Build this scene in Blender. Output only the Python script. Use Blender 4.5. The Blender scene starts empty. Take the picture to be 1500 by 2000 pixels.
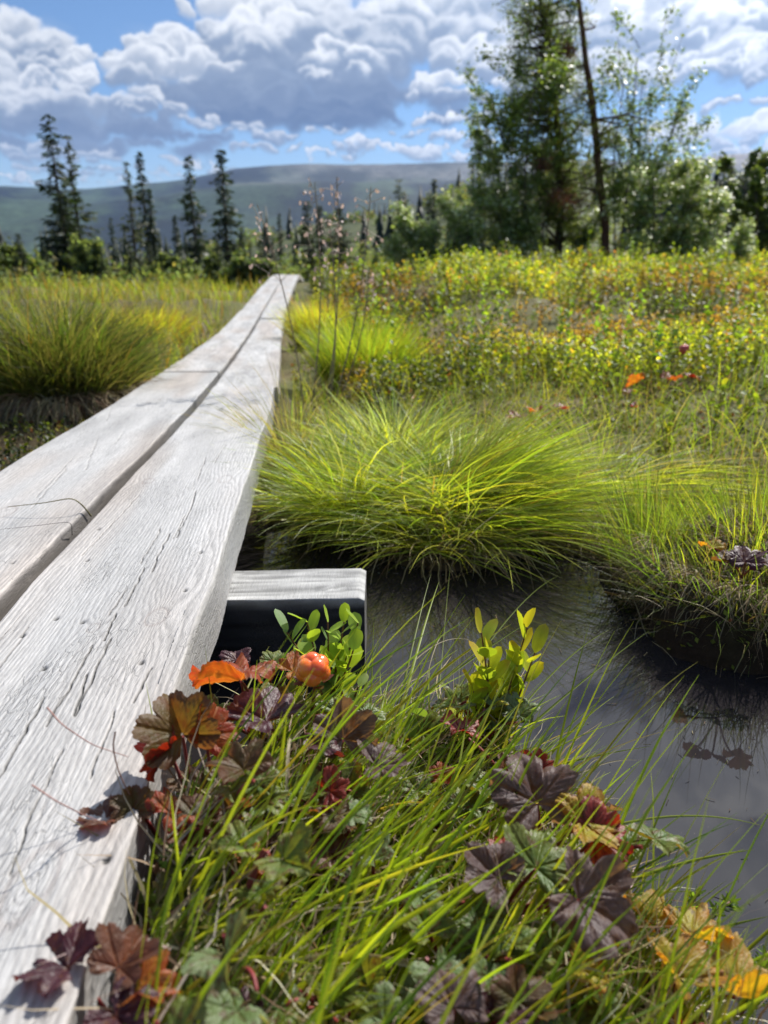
import bpy, math, random
import numpy as np
from mathutils import Vector, Matrix, Euler
R_ = math.radians
rng = np.random.default_rng(11)
random.seed(5)
C = bpy.context.scene.collection

# ------------------------------------------------------------------ camera
PITCH = R_(19.0); CT, ST = math.cos(PITCH), math.sin(PITCH); FPX = 1455.0; CZ = 0.38
cam_d = bpy.data.cameras.new('camera'); cam = bpy.data.objects.new('camera', cam_d); C.objects.link(cam)
cam.location = (0, 0, CZ); cam.rotation_euler = (R_(90) - PITCH, 0, 0)
cam_d.sensor_fit = 'VERTICAL'; cam_d.sensor_height = 24.0; cam_d.lens = 24.0 * FPX / 2000.0
cam_d.clip_start = 0.01; cam_d.clip_end = 20000
cam_d.dof.use_dof = True; cam_d.dof.focus_distance = 0.53; cam_d.dof.aperture_fstop = cam_d.lens / 2.7
bpy.context.scene.camera = cam
sc = bpy.context.scene
sc.render.engine = 'CYCLES'
sc.cycles.max_bounces = 7; sc.cycles.diffuse_bounces = 3; sc.cycles.glossy_bounces = 3
sc.cycles.transmission_bounces = 4; sc.cycles.volume_bounces = 0; sc.cycles.transparent_max_bounces = 6
sc.cycles.sample_clamp_indirect = 4.0; sc.cycles.sample_clamp_direct = 14.0; sc.cycles.caustics_reflective = False; sc.cycles.caustics_refractive = False
sc.cycles.use_denoising = True
sc.view_settings.view_transform = 'Standard'; sc.view_settings.look = 'None'
sc.view_settings.exposure = 0.47; sc.view_settings.gamma = 1.0; sc.view_settings.use_curve_mapping = False

SUN_AZ, SUN_EL = R_(35), R_(45)      # azimuth clockwise from +Y

def ray(u, v):
    """direction (not normalised, depth 1) of a point of the 1500x2000 frame"""
    a = (u - 750) / FPX; b = (1000 - v) / FPX
    return np.array([a, CT + b * ST, -ST + b * CT])
def at(u, v, z):
    r = ray(u, v); t = (z - CZ) / r[2]
    return np.array([0, 0, CZ]) + r * t
def atd(u, v, d):
    return np.array([0, 0, CZ]) + ray(u, v) * d

# ------------------------------------------------------------------ node helpers
class NT:
    def __init__(s, nt): s.nt = nt; s.n = nt.nodes; s.l = nt.links
    def new(s, t, **k):
        n = s.n.new(t)
        for a, b in k.items(): setattr(n, a, b)
        return n
    def put(s, sock, v):
        if v is None: return
        if isinstance(v, bpy.types.NodeSocket): s.l.new(v, sock)
        else:
            if hasattr(sock.default_value, '__len__') and not hasattr(v, '__len__'): v = (v,) * len(sock.default_value)
            if hasattr(sock.default_value, '__len__') and len(sock.default_value) == 4 and len(v) == 3: v = (*v, 1)
            sock.default_value = v
    def m(s, op, a, b=None, c=None, clamp=False):
        n = s.new('ShaderNodeMath', operation=op, use_clamp=clamp)
        s.put(n.inputs[0], a); s.put(n.inputs[1], b); s.put(n.inputs[2], c); return n.outputs[0]
    def vm(s, op, a, b=None, sc=None):
        n = s.new('ShaderNodeVectorMath', operation=op); s.put(n.inputs[0], a); s.put(n.inputs[1], b)
        if sc is not None: s.put(n.inputs[3], sc)
        return n.outputs['Value'] if op in ('DOT_PRODUCT', 'LENGTH') else n.outputs[0]
    def sep(s, v):
        n = s.new('ShaderNodeSeparateXYZ'); s.put(n.inputs[0], v); return n.outputs
    def comb(s, x, y, z):
        n = s.new('ShaderNodeCombineXYZ'); s.put(n.inputs[0], x); s.put(n.inputs[1], y); s.put(n.inputs[2], z); return n.outputs[0]
    def noise(s, vec, scale, detail=4, rough=.55, dist=0.0, lac=2.0):
        n = s.new('ShaderNodeTexNoise'); s.put(n.inputs['Vector'], vec); s.put(n.inputs['Scale'], scale)
        n.inputs['Detail'].default_value = detail; n.inputs['Roughness'].default_value = rough
        n.inputs['Distortion'].default_value = dist; n.inputs['Lacunarity'].default_value = lac
        return n.outputs['Fac']
    def vor(s, vec, scale, feature='F1', detail=0.0, rough=.5, rnd=1.0):
        n = s.new('ShaderNodeTexVoronoi', feature=feature); s.put(n.inputs['Vector'], vec); s.put(n.inputs['Scale'], scale)
        if 'Detail' in n.inputs and n.inputs['Detail'].enabled:
            n.inputs['Detail'].default_value = detail; n.inputs['Roughness'].default_value = rough
        n.inputs['Randomness'].default_value = rnd
        return n.outputs['Distance']
    def mix(s, f, a, b, bt='MIX'):
        n = s.new('ShaderNodeMix', data_type='RGBA', blend_type=bt); s.put(n.inputs[0], f); s.put(n.inputs[6], a); s.put(n.inputs[7], b)
        return n.outputs[2]
    def ss(s, x, a, b, lo=0.0, hi=1.0):
        n = s.new('ShaderNodeMapRange', interpolation_type='SMOOTHSTEP'); s.put(n.inputs[0], x)
        n.inputs[1].default_value = a; n.inputs[2].default_value = b; n.inputs[3].default_value = lo; n.inputs[4].default_value = hi
        return n.outputs[0]
    def lin(s, x, a, b, lo=0.0, hi=1.0):
        n = s.new('ShaderNodeMapRange'); s.put(n.inputs[0], x)
        n.inputs[1].default_value = a; n.inputs[2].default_value = b; n.inputs[3].default_value = lo; n.inputs[4].default_value = hi
        return n.outputs[0]

# ------------------------------------------------------------------ sky
world = bpy.data.worlds.new('World'); sc.world = world; world.use_nodes = True
w = NT(world.node_tree); w.n.clear()
BG = 0.08; SKYTINT = (.72, .86, 1.0)
sky = w.new('ShaderNodeTexSky', sky_type='NISHITA'); sky.sun_disc = False
sky.sun_elevation = SUN_EL; sky.sun_rotation = SUN_AZ; sky.altitude = 600; sky.air_density = 1.0; sky.dust_density = 0.4; sky.ozone_density = 2.2
geo = w.new('ShaderNodeTexCoord').outputs['Generated']
dirv = w.vm('NORMALIZE', geo)

def azel(u, v):
    r = ray(u, v); r = r / np.linalg.norm(r); return math.atan2(r[0], r[1]), math.asin(r[2])

# value noise used by the clouds, the ground and the wood
def vnoise(x, y, seed=0):
    xi = np.floor(x).astype(np.int64); yi = np.floor(y).astype(np.int64)
    fx = (x - xi).astype(np.float32); fy = (y - yi).astype(np.float32)
    fx = fx * fx * fx * (fx * (fx * 6 - 15) + 10); fy = fy * fy * fy * (fy * (fy * 6 - 15) + 10)
    def h(a, b):
        n = (a * 374761393 + b * 668265263 + seed * 974634777) & 0xFFFFFFFF
        n = ((n ^ (n >> 13)) * 1274126177) & 0xFFFFFFFF
        return (((n ^ (n >> 16)) & 0xFFFF) / 65535.0).astype(np.float32)
    a = h(xi, yi); b = h(xi + 1, yi); c = h(xi, yi + 1); d = h(xi + 1, yi + 1)
    return a + (b - a) * fx + (c - a) * fy + (a - b - c + d) * fx * fy - .5
def fbm(x, y, o=4, seed=0, g=.5):
    t = 0; a = 1.0
    for k in range(o):
        t = t + a * vnoise(x * 2 ** k + 17.3 * k, y * 2 ** k - 9.1 * k, seed + k); a *= g
    return t
def sstep(x, a, b):
    t = np.clip((x - a) / (b - a), 0, 1); return t * t * (3 - 2 * t)

# the cloud layer: heaps of lobes laid from the far ones to the near ones over the whole sky, computed here
CW, CH = 4096, 1024                                    # 360 x 90 degrees
PPD = CW / 360.0; K = PPD / 25.4                       # map pixels per photo pixel
cc, rr = np.meshgrid(np.arange(CW, dtype=np.float32), np.arange(CH, dtype=np.float32))
mx = cc; my = rr
wx = fbm(mx / 24, my / 20, 6, 3, .58); wy = fbm(mx / 24, my / 20, 6, 31, .58)
XW = mx + wx * 11; YW = my + wy * 9
rgb = np.zeros((CH, CW, 3), np.float32); alp = np.zeros((CH, CW), np.float32)
c_dark = np.array((.10, .155, .265), np.float32); c_mid = np.array((.29, .36, .47), np.float32); c_lit = np.array((.93, .95, .97), np.float32)
tex = fbm(mx / 9, my / 7, 4, 77, .6)
def lobe(cx, cy, r, asp, top, base, soft=.28, op=1.0):
    """one heap of cloud; top = brightness of its upper rim, base = brightness of its foot"""
    x0 = int(max(0, cx - r * 1.6 - 14)); x1 = int(min(CW, cx + r * 1.6 + 14)); y0 = int(max(0, cy - r * asp * 1.6 - 14)); y1 = int(min(CH, cy + r * asp * 1.6 + 14))
    if x1 <= x0 or y1 <= y0: return
    dx = (XW[y0:y1, x0:x1] - cx) / r; dy = (YW[y0:y1, x0:x1] - cy) / (r * asp)
    q = np.sqrt(dx * dx + dy * dy)
    a = (1 - sstep(q, 1 - soft, 1.0)) * (1 - .85 * sstep(-dy, -.05, .9)) * op
    k = np.clip(.50 + .55 * dy + .18 * dx + tex[y0:y1, x0:x1] * .24, 0, 1)
    rim = sstep(q, .30, 1.0) * sstep(dy, -.1, .6)
    t = np.clip(base + (top - base) * (k * .50 + rim * .62), 0, 1)[..., None]
    col = np.where(t < .5, c_dark + (c_mid - c_dark) * (t * 2), c_mid + (c_lit - c_mid) * (t * 2 - 1))
    A = a[..., None]
    rgb[y0:y1, x0:x1] = rgb[y0:y1, x0:x1] * (1 - A) + col * A
    alp[y0:y1, x0:x1] = alp[y0:y1, x0:x1] * (1 - a) + a
def mass(u, v, ru, rv, n, r0, r1, top, base, asp=.8, soft=.28, op=1.0):
    a0, e0 = azel(u, v); cx = CW / 2 + math.degrees(a0) * PPD; cy = math.degrees(e0) * PPD
    L = []
    for _ in range(n):
        t = rng.uniform(0, 2 * math.pi); q = math.sqrt(rng.uniform(0, 1))
        L.append((q * math.cos(t), q * math.sin(t), rng.uniform(0, 1)))
    for (px, py, s) in sorted(L, key=lambda l: -l[1]):
        r = (r0 + (r1 - r0) * s ** 1.6) * K
        sh = .5 + .5 * py
        lobe(cx + px * ru * K, cy + py * rv * K, r, asp, top * (.80 + .25 * sh), base * (.4 + .9 * sh), soft, op)
# the rest of the sky: scattered fair-weather heaps, larger overhead
for _ in range(110):
    az = rng.uniform(-180, 180); el = rng.uniform(2, 78)
    if abs(az) < 33 and el < 18: continue
    s = .5 + el / 30; cx = CW / 2 + az * PPD; cy = el * PPD
    for k in range(22):
        lobe(cx + rng.normal(0, 34 * s), cy + rng.normal(0, 10 * s) - k * .35, rng.uniform(10, 24) * s, .75, rng.uniform(.8, 1), rng.uniform(.15, .6), .35)
M = mass
for _ in range(85):                                     # the bank of cloud round the sun
    cx = CW / 2 + rng.uniform(-35, 75) * PPD; cy = rng.uniform(23, 60) * PPD
    for k in range(14): lobe(cx + rng.normal(0, 50), cy + rng.normal(0, 22) - k, rng.uniform(20, 52), .8, rng.uniform(.85, 1), rng.uniform(.55, .8), .45)
M(300, 60, 900, 90, 26, 30, 90, .8, .75, .35, .9, .10)
M(40, 125, 75, 52, 22, 24, 52, .95, .36); M(104, 92, 20, 18, 6, 12, 22, .95, .55)
M(640, 20, 210, 40, 26, 26, 55, 1, .62); M(470, 35, 95, 34, 22, 16, 38, 1.05, .6); M(850, 40, 150, 50, 24, 30, 66, 1, .5)
M(980, 60, 120, 60, 16, 35, 60, .8, .35)
M(330, 100, 110, 30, 26, 14, 34, 1.05, .55); M(250, 140, 130, 22, 26, 12, 28, 1.05, .55); M(140, 168, 70, 16, 16, 10, 24, 1.05, .55)
M(560, 100, 130, 40, 14, 34, 60, 1.0, .42); M(460, 100, 60, 24, 5, 50, 66, 1.05, .28); M(340, 150, 110, 24, 12, 22, 46, 1.0, .42)
M(820, 110, 170, 50, 20, 34, 66, .85, .28); M(670, 145, 60, 28, 9, 24, 42, 1.05, .25); M(960, 130, 110, 34, 14, 22, 44, .95, .40)
M(640, 205, 250, 30, 26, 34, 80, .42, .12, .55, .6); M(460, 190, 120, 26, 12, 30, 60, .55, .22, .55, .5)
M(880, 178, 120, 14, 16, 14, 34, 1.0, .45, .6); M(700, 225, 230, 16, 22, 26, 60, .30, .05, .42, .6)
M(60, 205, 120, 22, 24, 14, 36, .95, .45); M(270, 208, 80, 18, 16, 14, 32, 1.0, .42); M(140, 240, 190, 14, 18, 22, 50, .55, .2, .5, .6)
M(330, 262, 180, 10, 16, 24, 50, .40, .12, .38, .6); M(200, 290, 230, 12, 18, 24, 60, .34, .10, .32, .7)
M(110, 300, 90, 16, 12, 12, 26, .85, .4, .6); M(440, 245, 70, 10, 12, 10, 22, .9, .35, .6); M(560, 262, 130, 5, 18, 8, 18, .95, .5, .6)
M(1190, 50, 80, 50, 20, 22, 48, 1.05, .5); M(1330, 30, 110, 34, 16, 24, 50, 1.05, .45); M(1300, 85, 130, 34, 16, 32, 60, .75, .28); M(1440, 70, 70, 46, 14, 26, 48, .95, .35)
M(1380, 120, 120, 18, 16, 18, 40, .95, .42, .6); M(1120, 150, 110, 40, 18, 22, 44, .95, .5); M(1240, 150, 130, 12, 14, 16, 30, 1, .6, .6); M(1480, 140, 60, 16, 8, 16, 30, .9, .4)
M(1390, 208, 90, 7, 18, 8, 18, 1, .75, .6); M(1430, 262, 110, 16, 22, 12, 30, 1, .6, .7); M(1250, 260, 120, 20, 18, 12, 28, 1, .65, .7); M(1440, 292, 110, 8, 16, 10, 20, .95, .6, .6)
M(890, 232, 65, 6, 16, 8, 16, 1, .7, .7); M(1000, 225, 80, 10, 12, 10, 20, .9, .6, .7); M(800, 258, 40, 4, 8, 6, 10, .9, .6, .6)
M(690, 292, 42, 9, 14, 8, 18, 1, .55, .8); M(650, 310, 50, 4, 10, 6, 12, 1, .7, .6); M(790, 300, 60, 7, 16, 7, 15, 1, .6, .7); M(905, 268, 50, 9, 14, 8, 17, 1, .5, .8); M(870, 298, 90, 8, 22, 7, 16, 1, .65, .7); M(1000, 300, 90, 8, 14, 8, 18, 1, .6, .7)
M(520, 288, 70, 5, 12, 7, 14, .95, .65, .6); M(400, 320, 90, 5, 12, 7, 15, .9, .65, .5); M(60, 352, 120, 4, 16, 7, 14, .95, .7, .5); M(230, 340, 160, 7, 16, 8, 18, .7, .45, .4); M(120, 326, 140, 4, 12, 8, 16, .6, .3, .35)
for u in range(-300, 1900, 60): M(u, 345 + rng.uniform(-20, 25), 50, 5, 3, 6, 13, .95, .7, .5, .5, .7)
alp *= 1 - sstep(-my, -1.0, .5) * .6
px = np.empty((CH, CW, 4), np.float32); px[..., :3] = rgb / np.maximum(alp, .02)[..., None]; px[..., 3] = alp
px[..., :3] = np.clip(px[..., :3], 0, 1.2)
img = bpy.data.images.new('cloud_layer', CW, CH, alpha=True, float_buffer=True)
img.colorspace_settings.name = 'Non-Color'; img.alpha_mode = 'CHANNEL_PACKED'
img.pixels.foreach_set(px.ravel()); img.update(); img.pack()
sunv = (math.sin(SUN_AZ) * math.cos(SUN_EL), math.cos(SUN_AZ) * math.cos(SUN_EL), math.sin(SUN_EL))
sx, sy, sz = w.sep(dirv)
uu = w.m('ADD', w.m('DIVIDE', w.m('ARCTAN2', sx, sy), 2 * math.pi), .5); vv = w.m('DIVIDE', w.m('ARCSINE', sz), math.pi / 2)
ti = w.new('ShaderNodeTexImage'); ti.image = img; ti.interpolation = 'Cubic'; ti.extension = 'EXTEND'
w.put(ti.inputs[0], w.comb(uu, w.m('MAXIMUM', vv, 0.002), 0.0))
sdot = w.vm('DOT_PRODUCT', dirv, sunv)
glow = w.m('POWER', w.m('MAXIMUM', sdot, 0.0), 10.0)         # cloud near the sun forward-scatters
cl_col = w.vm('SCALE', ti.outputs[0], sc=w.m('MULTIPLY', .78 / BG, w.m('ADD', 1.0, w.m('MULTIPLY', glow, 2.6))))
skyc = w.mix(1.0, sky.outputs[0], SKYTINT, 'MULTIPLY')
out = w.mix(ti.outputs[1], skyc, cl_col)
hz = w.ss(sz, .02, .17, .50, 0.0)
out = w.mix(hz, out, (5.0, 6.2, 7.6))
bg = w.new('ShaderNodeBackground'); w.put(bg.inputs[0], out); bg.inputs[1].default_value = BG
wo = w.new('ShaderNodeOutputWorld'); w.l.new(bg.outputs[0], wo.inputs[0])
world.cycles.sampling_method = 'MANUAL'; world.cycles.sample_map_resolution = 512

sun_d = bpy.data.lights.new('sun', 'SUN'); sun_d.energy = 5.0; sun_d.angle = R_(.53); sun_d.color = (1.0, .955, .88)
sun = bpy.data.objects.new('sun', sun_d); C.objects.link(sun)
sun.rotation_euler = Vector(sunv).to_track_quat('Z', 'Y').to_euler(); sun.location = (0, 0, 30)

# ------------------------------------------------------------------ mesh helpers
class Acc:
    """collects vertices, faces and a colour per vertex, and links them as one mesh object"""
    def __init__(s): s.v = []; s.f = []; s.c = []; s.a = []; s.n = 0
    def add(s, v, f, c=None, extra=None):
        v = np.asarray(v, np.float32).reshape(-1, 3); f = np.asarray(f, np.int32)
        if c is None: c = (1, 1, 1)
        c = np.asarray(c, np.float32)
        if c.ndim == 1: c = np.broadcast_to(c, (len(v), 3))
        s.v.append(v); s.f.append(f + s.n); s.c.append(c.reshape(-1, 3)); s.n += len(v)
        s.a.append(np.zeros(len(v), np.float32) if extra is None else np.asarray(extra, np.float32))
    def mesh(s, name, mat, smooth=True):
        v = np.concatenate(s.v); c = np.concatenate(s.c)
        loops = np.concatenate([f.ravel() for f in s.f]); sizes = np.concatenate([np.full(len(f), f.shape[1], np.int32) for f in s.f])
        me = bpy.data.meshes.new(name)
        me.vertices.add(len(v)); me.vertices.foreach_set('co', v.ravel())
        me.loops.add(len(loops)); me.loops.foreach_set('vertex_index', loops.astype(np.int32))
        me.polygons.add(len(sizes)); st = np.zeros(len(sizes), np.int32); st[1:] = np.cumsum(sizes)[:-1]
        me.polygons.foreach_set('loop_start', st)
        me.polygons.foreach_set('use_smooth', np.full(len(sizes), smooth))
        at_ = me.color_attributes.new('Col', 'FLOAT_COLOR', 'POINT')
        cc = np.ones((len(v), 4), np.float32); cc[:, :3] = c; at_.data.foreach_set('color', cc.ravel())
        if any(a.any() for a in s.a):
            e = me.attributes.new('mask', 'FLOAT', 'POINT'); e.data.foreach_set('value', np.concatenate(s.a))
        me.update(calc_edges=True); me.validate(verbose=False)
        me.materials.append(mat)
        return me
    def build(s, name, mat, parent=None, smooth=True, kind=None):
        o = bpy.data.objects.new(name, s.mesh(name, mat, smooth)); C.objects.link(o)
        if parent is not None: o.parent = parent
        if kind: o['kind'] = kind
        return o

def thing(name, label, cat, loc=(0, 0, 0), group=None):
    o = bpy.data.objects.new(name, None); C.objects.link(o); o.location = loc; o.empty_display_size = .05
    o['label'] = label; o['category'] = cat
    if group: o['group'] = group
    return o
def tag(o, label=None, cat=None, group=None, kind=None):
    if label: o['label'] = label
    if cat: o['category'] = cat
    if group: o['group'] = group
    if kind: o['kind'] = kind
    return o
def rebase(parent):
    """children were modelled in place: keep them where they are under a moved empty"""
    bpy_m = Matrix.Translation(-Vector(parent.location))
    for ch in [c for c in C.objects if c.parent is parent]: ch.matrix_parent_inverse = bpy_m

def nrm(v): return v / np.maximum(np.linalg.norm(v, axis=-1, keepdims=True), 1e-9)

def blades(acc, base, az, length, tilt, bend, width, c0, c1, seg=5, fold=False, power=1.3, roll=.6, wig=0.0):
    """grass blades: arrays of N; az = direction of lean (clockwise from +Y), tilt at the base and extra bend at the tip in radians"""
    N = len(az); t = np.linspace(0, 1, seg + 1)
    hx = np.sin(az); hy = np.cos(az)
    p = base.astype(float).copy(); pts = [p.copy()]; tang = []
    azt = az.copy()
    for i in range(seg):
        tm = (i + .5) / seg; th = tilt + bend * tm ** power
        if wig: azt = azt + rng.normal(0, wig, N)
        d = np.stack([np.sin(th) * np.sin(azt), np.sin(th) * np.cos(azt), np.cos(th)], 1)
        tang.append(d); p = p + d * (length / seg)[:, None]; pts.append(p.copy())
    tang.append(tang[-1])
    side0 = np.stack([hy, -hx, np.zeros(N)], 1); r = rng.normal(0, roll, N)[:, None]
    V = []; cols = []
    for i in range(seg + 1):
        T = tang[i]; S = nrm(side0 * np.cos(r) + np.cross(T, side0) * np.sin(r))
        wd = (width * (1 - t[i] ** 2.2 * .93) * (.75 + .25 * min(1, t[i] * 5)))[:, None] * .5
        if fold:
            Nn = nrm(np.cross(S, T)); V += [pts[i] - S * wd + Nn * wd * .5, pts[i] - Nn * wd * .25, pts[i] + S * wd + Nn * wd * .5]
        else: V += [pts[i] - S * wd, pts[i] + S * wd]
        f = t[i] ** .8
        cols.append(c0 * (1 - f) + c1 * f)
    k = 3 if fold else 2
    V = np.stack(V, 1); n = k * (seg + 1)
    cv = np.repeat(np.stack(cols, 1), k, axis=1)
    F = []
    for i in range(seg):
        for j in range(k - 1):
            a = i * k + j; F.append((a, a + 1, a + k + 1, a + k))
    F = np.array(F)[None] + (np.arange(N) * n)[:, None, None]
    acc.add(V.reshape(-1, 3), F.reshape(-1, 4), cv.reshape(-1, 3))
    return np.stack(pts, 1)

def colors(N, palette, weights=None, jit=.18):
    pal = np.array(palette, float); i = rng.choice(len(pal), N, p=None if weights is None else np.array(weights) / sum(weights))
    return pal[i] * (1 + rng.normal(0, jit, (N, 1))).clip(.4, 1.8) * (1 + rng.normal(0, .06, (N, 3)))

def frames(d, spin):
    """rotation matrices whose Y axis is d, spun about it"""
    d = nrm(d); up = np.where(np.abs(d[:, 2:3]) > .95, np.array([[1., 0, 0]]), np.array([[0, 0, 1.]]))
    x = nrm(np.cross(d, up)); z = np.cross(x, d)
    c = np.cos(spin)[:, None]; s = np.sin(spin)[:, None]
    X = x * c + z * s; Z = np.cross(X, d)
    return np.stack([X, d, Z], 2)
def scatter(acc, tv, tf, pos, R, sc, col, shade=None):
    N = len(pos); tv = np.asarray(tv, float); sc = np.asarray(sc, float)
    if sc.ndim == 1: sc = sc[:, None]
    V = np.einsum('nij,nkj->nki', R, tv[None] * sc[:, None, :]) + pos[:, None]
    F = np.asarray(tf)[None] + (np.arange(N) * len(tv))[:, None, None]
    cv = np.repeat(col[:, None], len(tv), 1)
    if shade is not None: cv = cv * np.asarray(shade)[None, :, None]
    acc.add(V.reshape(-1, 3), F.reshape(-1, F.shape[-1]), cv.reshape(-1, 3))
LEAF2 = (np.array([(0, 0, 0), (.30, .5, .05), (0, 1, 0), (-.30, .5, .05)]), np.array([(0, 1, 2), (0, 2, 3)]))
LEAF6 = (np.array([(0, 0, 0), (.22, .25, .05), (.30, .58, .06), (0, 1, -.03), (-.30, .58, .06), (-.22, .25, .05), (0, .3, -.02), (0, .62, -.01)]),
         np.array([(0, 1, 6), (0, 6, 5), (1, 2, 7), (1, 7, 6), (6, 7, 4), (6, 4, 5), (2, 3, 7), (7, 3, 4)]))
def randunit(N): return nrm(rng.normal(size=(N, 3)))

def tube(acc, pts, rad, c, n=7, cap=True):
    pts = np.asarray(pts, float); rad = np.broadcast_to(np.asarray(rad, float), (len(pts),)); m = len(pts)
    T = nrm(np.gradient(pts, axis=0)); ref = np.array([.3, 1, .2]) if abs(T[0][2]) > .8 else np.array([0, 0, 1.])
    S = nrm(np.cross(T, ref)); U = np.cross(S, T); a = np.linspace(0, 2 * np.pi, n, endpoint=False)
    V = pts[:, None] + (S[:, None] * np.cos(a)[None, :, None] + U[:, None] * np.sin(a)[None, :, None]) * rad[:, None, None]
    F = [(i * n + j, i * n + (j + 1) % n, (i + 1) * n + (j + 1) % n, (i + 1) * n + j) for i in range(m - 1) for j in range(n)]
    c = np.asarray(c, float)
    if c.ndim == 2: c = np.repeat(c, n, 0)
    acc.add(V.reshape(-1, 3), F, c)
    if cap:
        acc.add(V[-1], [(0, i, i + 1) for i in range(1, n - 1)], c if c.ndim == 1 else c[-n:])

# ------------------------------------------------------------------ materials
def mat(name): m = bpy.data.materials.new(name); m.use_nodes = True; k = NT(m.node_tree); k.n.clear(); return m, k
def out(k, sh):
    o = k.new('ShaderNodeOutputMaterial'); k.l.new(sh, o.inputs[0])
def col_attr(k): return k.new('ShaderNodeAttribute', attribute_name='Col').outputs['Color']
def leafy(name, trans=.5, rough=.45, spec=.4, tint=(1.15, 1.1, .55), bump=None, var=0.0, cola=None, coat=0.0):
    m, k = mat(name); c = col_attr(k) if cola is None else cola(k)
    if var:
        pos = k.new('ShaderNodeTexCoord').outputs['Object']
        c = k.mix(1.0, c, k.m('ADD', 1 - var, k.m('MULTIPLY', k.noise(pos, 60, 3), 2 * var)), 'MULTIPLY')
    p = k.new('ShaderNodeBsdfPrincipled'); k.put(p.inputs['Base Color'], c); p.inputs['Roughness'].default_value = rough
    p.inputs['Specular IOR Level'].default_value = spec
    if coat: p.inputs['Coat Weight'].default_value = coat; p.inputs['Coat Roughness'].default_value = .25
    t = k.new('ShaderNodeBsdfTranslucent'); k.put(t.inputs[0], k.mix(1.0, c, tint, 'MULTIPLY'))
    if bump:
        b = k.new('ShaderNodeBump'); b.inputs['Strength'].default_value = .6; b.inputs['Distance'].default_value = bump[1]
        pos = k.new('ShaderNodeTexCoord').outputs['Object']; k.put(b.inputs['Height'], k.noise(pos, bump[0], 3)); k.l.new(b.outputs[0], p.inputs['Normal'])
    mx_ = k.new('ShaderNodeMixShader'); mx_.inputs[0].default_value = trans; k.l.new(p.outputs[0], mx_.inputs[1]); k.l.new(t.outputs[0], mx_.inputs[2])
    out(k, mx_.outputs[0]); return m
M_grass = leafy('grass_blade', .62, .40, .35, (1.32, 1.32, .45))
M_straw = leafy('dry_straw', .30, .6, .3, (1.1, 1.0, .8))
M_shrub = leafy('shrub_leaf', .58, .48, .4, (1.6, 1.4, .45))
M_tree = leafy('tree_leaf', .45, .42, .8, (1.3, 1.3, .5))
M_needle = leafy('needles', .38, .5, .3, (1.2, 1.2, .6))
M_moss = leafy('moss', .30, .8, .1, (1.3, 1.2, .5))

def rough_mat(name, rough=.85, scale=30, var=.35, bump=.01, spec=.2):
    m, k = mat(name); pos = k.new('ShaderNodeTexCoord').outputs['Object']; c = col_attr(k)
    nz = k.noise(pos, scale, 6, .65)
    c = k.mix(1.0, c, k.m('ADD', 1 - var, k.m('MULTIPLY', nz, 2 * var)), 'MULTIPLY')
    p = k.new('ShaderNodeBsdfPrincipled'); k.put(p.inputs['Base Color'], c); p.inputs['Roughness'].default_value = rough; p.inputs['Specular IOR Level'].default_value = spec
    b = k.new('ShaderNodeBump'); b.inputs['Strength'].default_value = .8; b.inputs['Distance'].default_value = bump; k.put(b.inputs['Height'], nz); k.l.new(b.outputs[0], p.inputs['Normal'])
    out(k, p.outputs[0]); return m
M_bark = rough_mat('bark', .9, 25, .5, .01)
M_peat = rough_mat('peat', .75, 60, .5, .004)
M_stem = rough_mat('stem', .5, 200, .2, .0005, .4)

# ------------------------------------------------------------------ terrain
def plank_line(Y):                       # X of the gap between the two plank rows, and height of the walking surface
    X = np.interp(Y, [-.6, .2, .5, 1.45, 4.04, 5.68, 7.6, 10.4, 12], [-.18, -.254, -.284, -.371, -.706, -.888, -1.05, -1.29, -1.36])
    Z = np.interp(Y, [-.6, .2, .9, 1.45, 2.5, 4.0, 5.7, 7.6, 9.6, 10.6, 12], [.155, .145, .122, .102, .052, -.005, .0, .085, .135, .135, -.02])
    return X, Z
POOL = np.array([(-.45, 1.02), (-.06, .98), (.02, .90), (.12, .86), (.22, .88), (.29, .84), (.26, .76), (.26, .68), (.31, .61), (.45, .58), (.75, .62), (.95, .50), (.9, .2),
                 (.60, .08), (.30, .15), (.19, .24), (.178, .275), (.155, .30), (.14, .33), (.134, .37), (.12, .42), (.085, .465), (.03, .50), (-.03, .52), (-.45, .54)])
def poly_sd(x, y, P):
    """signed distance to a closed outline, negative inside"""
    d = np.full(x.shape, 1e9); ins = np.zeros(x.shape, bool); n = len(P)
    for i in range(n):
        a = P[i]; b = P[(i + 1) % n]; e = b - a; wx_ = x - a[0]; wy_ = y - a[1]
        t = np.clip((wx_ * e[0] + wy_ * e[1]) / (e @ e), 0, 1)
        d = np.minimum(d, np.hypot(wx_ - e[0] * t, wy_ - e[1] * t))
        c = ((a[1] > y) != (b[1] > y)) & (x < (b[0] - a[0]) * (y - a[1]) / (b[1] - a[1] + 1e-12) + a[0]); ins ^= c
    return np.where(ins, -d, d)
U_AZ = lambda u: np.arctan((np.asarray(u, float) - 750) / FPX * CT)
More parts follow.
